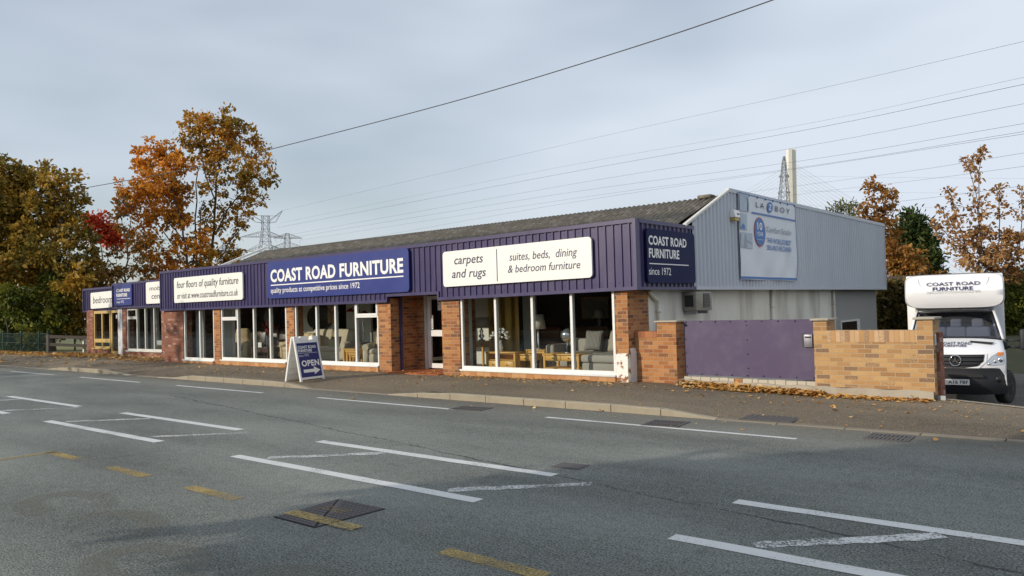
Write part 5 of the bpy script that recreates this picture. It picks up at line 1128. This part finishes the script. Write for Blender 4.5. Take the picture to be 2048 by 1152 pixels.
# right hand side, beyond the yard
tree('young_maple', 'upright copper leaved maple with long shoots above the van', 'tree', 29,
     [[(1965, 700, 5), (1962, 600, 4), (1958, 520, 3), (1957, 440, 2), (1958, 380, 1.2), (1962, 320, .5)], [(1960, 560, 3), (1930, 490, 2), (1912, 430, 1.2), (1898, 384, .5)], [(1958, 520, 2), (1905, 480, 1.2), (1874, 448, .5)], [(1960, 570, 3), (1995, 500, 2), (2000, 430, 1.2), (1998, 384, .5)], [(1960, 440, 1.2), (1940, 345, .7), (1930, 322, .4)], [(1930, 490, 1.6), (1900, 450, .9), (1886, 415, .4)], [(1962, 580, 3), (2035, 520, 2), (2044, 440, 1), (2044, 382, .5)]],
     [(1962, 312, 6), (1966, 302, 4), (1930, 322, 6), (1938, 333, 6), (1949, 320, 4), (1950, 340, 6), (1957, 358, 7), (1953, 382, 10), (1962, 402, 10), (1948, 412, 10), (1958, 432, 14), (1895, 384, 6), (1903, 398, 7), (1912, 416, 8), (1922, 436, 10), (1886, 418, 6), (1894, 436, 8), (1902, 450, 8), (1868, 446, 6), (1880, 458, 8), (1896, 470, 10), (1998, 378, 5), (2000, 394, 7), (2004, 412, 9), (1996, 430, 11), (2044, 380, 6), (2044, 402, 9), (2040, 430, 13), (1950, 462, 17), (1924, 466, 14), (1974, 460, 14), (1912, 484, 13), (1940, 492, 17), (1972, 496, 18), (2000, 470, 15), (2026, 470, 16), (1930, 518, 15), (1958, 524, 17), (1992, 520, 17), (2022, 510, 18), (2044, 500, 16), (1985, 548, 18), (2020, 545, 20), (1950, 548, 14), (1925, 505, 16), (1965, 470, 16), (1990, 505, 20), (2010, 490, 18), (1940, 530, 16), (2040, 470, 16), (2044, 540, 20), (1975, 525, 18)], 'copper', .115, .95, seed=71, clus=.24, spread=.45)
tree('rust_shrub_tree', 'dense rust brown tree rising behind far end of the grey cladding', 'tree', 38,
     [[(1790, 690, 5), (1788, 600, 4), (1775, 500, 3), (1768, 430, 1.6), (1764, 370, .6)], [(1775, 480, 2), (1790, 420, 1), (1788, 384, .5)], [(1772, 460, 2), (1748, 400, .8), (1744, 368, .4)], [(1790, 600, 3), (1830, 540, 1.6)]],
     [(1743, 366, 7), (1748, 378, 8), (1760, 376, 5), (1780, 384, 7), (1788, 392, 7), (1766, 394, 8), (1740, 398, 6), (1750, 410, 8), (1780, 410, 9), (1765, 428, 15), (1738, 432, 12), (1724, 424, 11), (1788, 446, 9), (1760, 452, 18), (1782, 470, 18), (1776, 502, 20), (1800, 500, 20), (1788, 530, 20), (1812, 530, 20), (1836, 512, 13), (1830, 545, 18), (1852, 535, 9), (1780, 560, 20), (1805, 570, 20), (1778, 600, 20), (1800, 620, 20), (1775, 640, 18), (1800, 655, 18), (1764, 575, 12), (1765, 620, 12), (1850, 570, 16), (1870, 560, 14), (1768, 560, 16), (1790, 500, 18), (1815, 540, 16), (1780, 530, 18), (1760, 600, 14)], 'rust', .15, 1.3, seed=81, clus=.22, spread=.4)
tree('conifer', 'dark green conical conifer behind the rust brown tree', 'tree', 44, [[(1832, 690, 4), (1830, 560, 3), (1822, 440, 1), (1820, 424, .5)]],
     [(1820, 430, 6), (1812, 446, 8), (1830, 444, 8), (1844, 450, 6), (1806, 462, 9), (1824, 466, 12), (1846, 466, 9), (1802, 482, 10), (1822, 490, 15), (1846, 490, 13), (1864, 486, 7), (1830, 516, 18), (1856, 514, 14), (1872, 520, 8), (1842, 545, 20), (1866, 545, 13), (1880, 556, 7), (1850, 580, 22), (1880, 590, 14), (1850, 620, 24)], 'conifer', .26, 3.2, seed=91, conif=True, asp=.34, up_=0)
tree('feathery_tree', 'pale green feathery tree top showing over the grey roofline', 'tree', 52, [[(1690, 690, 3), (1690, 500, 2), (1690, 420, .8)]], [(1672, 424, 7), (1684, 416, 7), (1696, 410, 7), (1706, 418, 8), (1690, 430, 10), (1712, 426, 6), (1668, 432, 6), (1700, 436, 10)], 'pale', .26, 1.0, seed=95, conif=True, asp=.25, up_=0)
HG = 'hedge bushes behind the van'
tree('hedge_bush', 'tall dark hedge bush at right edge behind the van mirror', 'bush', 30, [[(2040, 700, 3), (2038, 600, 2)]], [(2024, 560, 17), (2046, 556, 18), (2030, 590, 20), (2056, 590, 22), (2022, 615, 16), (2044, 622, 20), (2024, 640, 16), (2050, 650, 18), (2016, 580, 12), (2070, 570, 22), (2070, 630, 22), (2030, 668, 16), (2056, 680, 16), (2018, 660, 14), (2014, 630, 12), (2020, 690, 14), (2044, 692, 16), (2070, 690, 18), (2064, 660, 18)], 'green', .12, 1.5, seed=101, group=HG, zb=-.6, spread=.3)
tree('hedge_bush', 'dark brown hedge filling the gap between the grey wall and the van', 'bush', 34, [[(1780, 700, 3), (1782, 620, 2)]], [(1764, 600, 14), (1782, 596, 16), (1800, 600, 16), (1766, 630, 14), (1786, 628, 16), (1804, 632, 16), (1768, 656, 14), (1790, 658, 16), (1776, 676, 14), (1800, 676, 16), (1820, 610, 16), (1824, 650, 16), (1760, 650, 12), (1766, 690, 12), (1790, 694, 14), (1812, 690, 14), (1826, 630, 16), (1830, 670, 16), (1776, 575, 12), (1798, 572, 14), (1822, 580, 14)], 'hedge', .14, 2.0, seed=103, group=HG, zb=-.6, spread=.3)
tree('hedge_bush', 'dark hedge hidden mostly by the van box', 'bush', 33, [[(1920, 700, 3), (1920, 600, 2)]], [(1850, 590, 18), (1880, 580, 18), (1910, 575, 18), (1940, 570, 20), (1970, 575, 20), (2000, 580, 20), (1990, 620, 22), (1950, 620, 22), (1900, 630, 24), (2010, 650, 18), (1860, 640, 20), (1985, 665, 20)], 'hedge', .13, 1.5, seed=107, group=HG, zb=-.6, spread=.3)
t = thing('boarded_fence', 'low brown boarded fence line across the back of the yard', 'fence', (-2, 40, -.2))
rbox('board_panel', TIMBER, t, -14, 8, 40, 40.06, -.5, 2.6)
for k in range(9): rbox('post', TIMBER, t, -13.9+2.7*k, -13.8+2.7*k, 39.9, 39.998, -.6, 2.7)
# trees on the photographer's side of the road: they throw the shade seen on the road and on the wing
def wtree(label, x, y, h, blobs, seed, leaf='ochre', size=.26, dens=.8, tr=.12):
    sv2 = Vector((.9, -.43, 0))
    pt = lambda u, v, dd=0: Vector((x, y, 0))+sv2*u+Vector((.43, .9, 0))*dd+Vector((0, 0, v))
    tree('roadside_tree', label, 'tree', 1553, [[(0, 0, tr), (.05, h*.4, tr*.8), (-.05, h*.75, tr*.5), (0, h*.95, .03)]], blobs, leaf, size, dens, zb=-.1, seed=seed, pt=pt, group='trees on the near side of the road', spread=.4)
wtree('small tree on the near verge shading the road in front of the van', -9.6, -7.8, 7.2, [(-.6, 5.0, .9), (.5, 5.2, 1.0), (0, 5.9, 1.0), (-.9, 5.7, .8), (1.1, 5.8, .9), (.1, 6.6, .8), (1.7, 5.3, .8), (-1.5, 5.1, .7), (2.3, 5.6, .7), (.3, 5.4, 1.0), (1.2, 5.2, .8), (-.3, 6.2, .8)], 201, dens=2.3)
for i, (x, y, h) in enumerate(((-44, -6, 11), (-52, -3, 12), (-37.5, -9, 10.5))):
    wtree(('big', 'biggest', 'smaller')[i]+' near side tree throwing dappled shade on the shop wing', x, y, h, [(-2.0, h*.62, 1.2), (0, h*.68, 1.3), (2.0, h*.6, 1.2), (-1.2, h*.82, 1.1), (1.2, h*.84, 1.1), (0, h*.95, .9), (2.6, h*.74, .9)], 210+i, 'ochre', .34, .4, .16)

# hedge added out of view behind the camera to darken the shop window reflections
HB = MB(); HB.grid(lambda u, v: (-150+230*u, -13.5+.4*math.sin(u*170)+.35*math.sin(v*3), 3.6*v+.35*math.sin(u*61)*v+.2*math.sin(u*233)*v), 160, 6); hq = np.random.default_rng(9); nl = 9000
hx = hq.uniform(-150, 80, nl); hz_ = 3.9*hq.random(nl); hp = np.stack([hx, -13.3+hq.normal(size=nl)*.3, hz_], 1)
hd = thing('added_unseen_hedge', 'long dark unseen hedge added across the road to darken shop window reflections', 'hedge', (-35, -13.5, 0))
HB.build('branches', BARK, hd); link('foliage', leaf_mesh('foliage', hp, .45, 19), LM['hedge'], hd)

# ================================================================== FENCES, POLE
t = thing('mesh_fence', 'dark green metal mesh fence with posts in front of the left bushes', 'fence', (-43, 14.2, 0))
px_ = [(-62, 14.6), (-57, 14.5), (-52, 14.4), (-49.2, 14.32), (-46.4, 14.25), (-43.6, 14.17), (-41.05, 14.1), (-39.85, 14.06)]
for x, y in px_: MB().box(x-.035, x+.035, y-.035, y+.035, -.3, 1.16).build('post', GRNMET, t)
for (xa, ya), (xb, yb) in zip(px_, px_[1:]):
    g = MB(); n = int((xb-xa)/.11)
    for k in range(n): q = (k+.5)/n; x, y = xa+(xb-xa)*q, ya+(yb-ya)*q; g.box(x-.006, x+.006, y-.006, y+.006, .06, 1.02)
    for z in (.1, .55, 1.0): g.tube([(xa, ya, z), (xb, yb, z)], .014, 5)
    g.build('mesh_panel', GRNMET, t)
t = thing('post_and_rail_fence', 'weathered timber three rail fence between green fence and brick wing', 'fence', (-38.2, 14.5, 0))
MB().box(-39.60, -39.32, 13.88, 14.06, -.3, .97, r=.015, seg=1).build('post', TIMBER, t); MB().box(-38.05, -37.93, 14.86, 14.96, -.4, .70).build('post', RENDER_G, t)
for z0, z1 in ((.88, .80), (.52, .42), (.12, .06)):
    g = MB(); g.prism([(-39.35, 13.9, z0-.07), (-39.35, 13.9, z0+.07), (-36.8, 15.3, z1+.02), (-36.8, 15.3, z1-.11)], (-.02, .045, 0)); g.build('rail', TIMBER, t)
pp = at(80, 640, 45.6); pt_ = at(79, 386, 45.6)
t = thing('telegraph_pole', 'grey wooden telegraph pole standing among the dark left trees', 'pole', (pp.x, pp.y, -.8))
MB().tube([(pp.x, pp.y, -.9), (pp.x, pp.y, 4), (pt_.x, pt_.y, pt_.z)], [.17, .15, .115], 10).build('shaft', BARK_L, t); g = MB(); g.box(pt_.x-.5, pt_.x+.5, pt_.y-.05, pt_.y+.05, pt_.z-.35, pt_.z-.25); g.build('crossarm', TIMBER, t)

# ================================================================== PYLONS, BRIDGE, CABLES
PYM = mat('pylon_steel', (.26, .28, .31), .6, .05, .05)
def pylon(label, u0, D, levels, arms, horns=None, wd=.105, turn=0):
    """levels (v, half width px) top to bottom; arms (v bottom, v top, left u, right u)"""
    k = D/1553; b = at(u0, 650, D); t = thing('pylon', label, 'pylon', (b.x, b.y, -1), 0, 'lattice electricity pylons')
    fh = Vector((fx.x, fx.y, 0)).normalized(); dh = Vector((-fh.y, fh.x, 0))
    def pt(u, v, d=0): return at(u, v, D)+dh*d*k
    L4 = []; g = MB()
    for v, h in levels: L4.append([pt(u0+sx*h, v, sy*h) for sx, sy in ((-1, -1), (1, -1), (1, 1), (-1, 1))])
    for a, c in zip(L4, L4[1:]):
        for i in range(4):
            g.tube([a[i], c[i]], wd*1.25, 4, False); j = (i+1) % 4
            g.tube([a[i], c[j]], wd*.7, 3, False); g.tube([a[j], c[i]], wd*.7, 3, False); g.tube([c[i], c[j]], wd*.7, 3, False)
    for i in range(4): g.tube([L4[0][i], L4[0][(i+1) % 4]], wd, 3, False)
    g.build('tower', PYM, t)
    for vb, vt, ul, ur, h in arms:
        g = MB()
        for ue in (ul, ur):
            s = -1 if ue < u0 else 1; tip = pt(ue, vb)
            for sy in (-1, 1):
                r0, r1 = pt(u0+s*h, vb, sy*h), pt(u0+s*h, vt, sy*h); g.tube([r0, tip], wd, 3, False); g.tube([r1, tip], wd, 3, False); pv = r0
                for q in (.2, .4, .6, .8): c1, c0 = r1.lerp(tip, q), r0.lerp(tip, q); g.tube([pv, c1], wd*.55, 3, False); g.tube([c1, c0], wd*.55, 3, False); pv = c0
            g.tube([tip, tip-Vector((0, 0, 9*k))+fh*6*k*(-s)], wd*.7, 3, False)
        g.build('cross_arm', PYM, t)
    if horns:
        g = MB()
        for ue, ve, vi in horns:
            s = -1 if ue < u0 else 1; tip = pt(ue, ve); 
            for sy in (-1, 1): g.tube([pt(u0+s*6, vi, sy*5), tip], wd, 3, False); g.tube([pt(u0+s*20, 444, sy*3), tip], wd*.8, 3, False); g.tube([pt(u0+s*20, 444, sy*3), pt(u0+s*6, 446, sy*5)], wd*.8, 3, False)
        g.tube([pt(u0-42, 430), pt(u0+26, 432)], wd*.8, 3, False); g.build('horns', PYM, t)
    return t
pylon('nearest big lattice pylon with two raised horns above the left roof end', 531, 340, [(432, 6.5), (445, 6.2), (458, 6.4), (470, 7.2), (483, 8.6), (496, 10.4), (512, 12), (530, 14), (560, 18), (600, 23), (660, 30)], [(474, 463, 481, 566, 7.5), (502.5, 490, 491, 572, 11)], [(478, 415, 443), (565, 421, 443)])
pylon('smaller lattice pylon with curved arms right of the nearest pylon', 574.5, 450, [(467, 3.2), (476, 4.8), (486, 5.0), (497, 5.4), (510, 6.4), (530, 8), (570, 11), (650, 18)], [(476.5, 468, 548, 604, 5), (496.5, 485, 540, 615, 5.4)], wd=.12)
pylon('distant small pylon half hidden by leaves at edge of the maple', 448, 560, [(488, 2.5), (497, 3), (506, 3.4), (516, 4), (540, 6), (650, 14)], [(497, 490, 436, 474, 3), (514.5, 506, 432, 485, 4)], wd=.13)
pylon('slim lattice pylon seen end-on beside the white bridge tower', 1568, 450, [(313, 1.2), (326, 3.0), (345, 4.4), (362, 5.6), (384, 7.4), (402, 8.6), (424, 10.5), (460, 13), (520, 17), (650, 25)], [(353, 348, 1558, 1578, 4.6), (386, 381, 1556, 1580, 7)], wd=.2)
t = thing('bridge_tower', 'tall white concrete cable-stayed bridge tower above the grey cladding', 'bridge', (-212, 600, 0))
def bp(u, v, d=0): return at(u, v, 600+d)
BRW = mat('bridge_white_concrete', (.78, .76, .68), .8, .04, .05)
g = MB()
for ua, ub, wa, wb, d in ((1580.6, 1584.5, 3.6, 5.5, 0), (1588.6, 1594.5, 3.6, 5.5, 1.5)):
    a, b = [(ua-wa, 298), (ua+wa, 297)], [(ub+wb, 640), (ub-wb, 640)]; g.prism([bp(u, v, d) for u, v in a+b], tuple(-bk*5))
g.prism([bp(u, v, 2.5) for u, v in ((1580, 300), (1589, 300), (1590, 640), (1586, 640))], tuple(-bk*2)); g.build('tower', BRW, t)
CABM = mat('stay_cable', (.62, .63, .62), .6, .03, .05)
for s, nm_ in ((1, 'right'), (-1, 'left')):
    g = MB()
    for i in range(17): g.tube([bp(1585+s*8, 330+i*6.4), bp(1585+s*(395-i*20), 566)], .12, 3, False)
    g.build('stay_cables', CABM, t)
rbox('deck', BRW, t, -400, 60, 596, 606, 12, 15)
WIRE = mat('wire', (.06, .065, .075), .6, .05, .1)
def wire(label, pts, r_, grp='overhead power lines'):
    P = [at(*p) for p in pts]; P.append(P[-1]*2-P[-2]); fine = []
    for i in range(len(P)-1):
        p0, p1, p2, p3 = P[max(i-1, 0)], P[i], P[i+1], P[min(i+2, len(P)-1)]
        for k in range(8):
            q = k/8; fine.append(.5*((2*p1)+(p2-p0)*q+(2*p0-5*p1+4*p2-p3)*q*q+(3*p1-p0-3*p2+p3)*q**3))
    fine.append(P[-1]); tag(MB().tube(fine, r_, 4, False).build('overhead_wire', WIRE), label, 'wire', grp)
wire('thick black cable sagging from telegraph pole across the sky to top of photo', [(79, 392, 45.6), (175, 375, 43), (350, 343, 40), (527, 302, 37), (900, 205, 31), (1240, 103, 26), (1545, 0, 22), (1900, -135, 18)], .019, 'telephone cable')
LBL = ['topmost faint power line running from pylon horn to right edge', 'second power line from the top at the right edge, very faint', 'darkest upper power line, third from top at the right edge', 'power line fourth from top at right edge, thin', 'power line fifth from top at the right edge, crossing bridge tower top', 'sixth power line from top, upper one of a close pair at right', 'seventh power line, lower one of a close pair at the right', 'power line rising from grey cladding to right edge above the young maple', 'power line passing just under the shoots of the young maple', 'lowest power line crossing the copper leaves at the right edge']
WP = [([(565, 421, 340), (1100, 296, 250), (1600, 186, 170), (2060, 80, 110)], .040), ([(560, 446, 340), (1100, 338, 250), (1600, 250, 170), (2060, 152, 110)], .032), ([(556, 455, 340), (1100, 352, 250), (1600, 262, 170), (2060, 166, 110)], .055),
      ([(560, 473, 340), (1100, 376, 250), (1600, 294, 170), (2060, 205, 110)], .042), ([(566, 478, 340), (1100, 391, 260), (1600, 322, 180), (2060, 245, 120)], .045), ([(604, 480, 450), (1100, 404, 330), (1600, 335, 220), (2060, 261, 130)], .05), ([(615, 498, 450), (1100, 412, 330), (1600, 337, 220), (2060, 266, 130)], .05),
      ([(1250, 421, 420), (1494, 385, 330), (1800, 345, 220), (2060, 304, 150)], .05), ([(1340, 424, 420), (1603, 388, 330), (1840, 360, 220), (2060, 331, 150)], .05), ([(1500, 438, 420), (1632, 421, 330), (1840, 398, 220), (2060, 370, 150)], .055)]
for l_, (p_, r_) in zip(LBL, WP): wire(l_, p_, r_*.6)
for v in (355, 385, 414): wire('faint level wire right of the bridge tower at height of %s' % {355: 'the maple shoots', 385: 'the rust tree top', 414: 'the conifer top'}[v], [(1600, v-3, 480), (1800, v, 480), (2060, v+2, 480)], .03)

# ================================================================== FALLEN LEAVES
lm('fallen', [(.1, (.34, .17, .05)), (.4, (.56, .28, .07)), (.7, (.68, .42, .13)), (.95, (.72, .62, .38))], sc=1.5, tr=.15)
def litter(pts, size, seed): return leaf_mesh('fallen_leaves', pts, size, seed, .7, flat=True)
q = np.random.default_rng(77); P = []
def sc(n, x0, x1, y0, y1, pw=1, hz=.012):
    for _ in range(n):
        x = q.uniform(x0, x1); y = y1-(y1-y0)*q.random()**pw; P.append((x, y, (pz_(x, y) if y > 10.95 else ZR)+.006+hz*q.random()))
sc(500, -27, -8.3, 11.6, 13.60, 2.6); sc(260, -13, -8, 12.8, 13.58, 1.8); sc(40, -15.4, -13.7, 13.3, 14.3); sc(160, -7.3, -2, 12.0, 13.8, 1.8)
P = [(x, y, z+.03) if (-15.5 < x < -13.6 and y > 13.5) else (x, y, z) for x, y, z in P]
tag(link('fallen_leaves', litter(P, .055, 3), LM['fallen']), kind='stuff')
P = []; sc(1500, -7.2, -4.5, 13.56, 13.92, 1.5, .07); sc(260, -4.7, -2.8, 13.5, 13.86, 1.6, .02); sc(240, -7.0, -5.6, 13.4, 13.7, 1, .02); sc(35, -28, 2, 11.0, 13.3); sc(8, -16, 2, 9.8, 10.8)
tag(link('leaf_drift', litter(P, .075, 5), LM['fallen']), kind='stuff')
P = []; sc(2200, -28, 2, 10.96, 13.9, 1.2, .002); sc(500, -28, 2, 10.2, 10.82, .6, .002)
tag(link('leaf_crumbs', litter(P, .020, 6), LM['fallen']), kind='stuff')
P = []
def sc2(n, x0, x1, y0, y1, hz=.05):
    for _ in range(n): x = q.uniform(x0, x1); y = q.uniform(y0, y1); P.append((x, y, pz_(x, min(y, 14.2))+.01+hz*q.random()))
sc2(2600, -60, -39.3, 13.1, 14.15); sc2(900, -39.3, -33.5, 13.1, 14.6); sc2(350, -34, -28, 13.0, 14.4); sc2(250, -50, -28, 11.2, 13.2, .01)
tag(link('fallen_leaves', litter(P, .11, 4), LM['fallen']), kind='stuff')
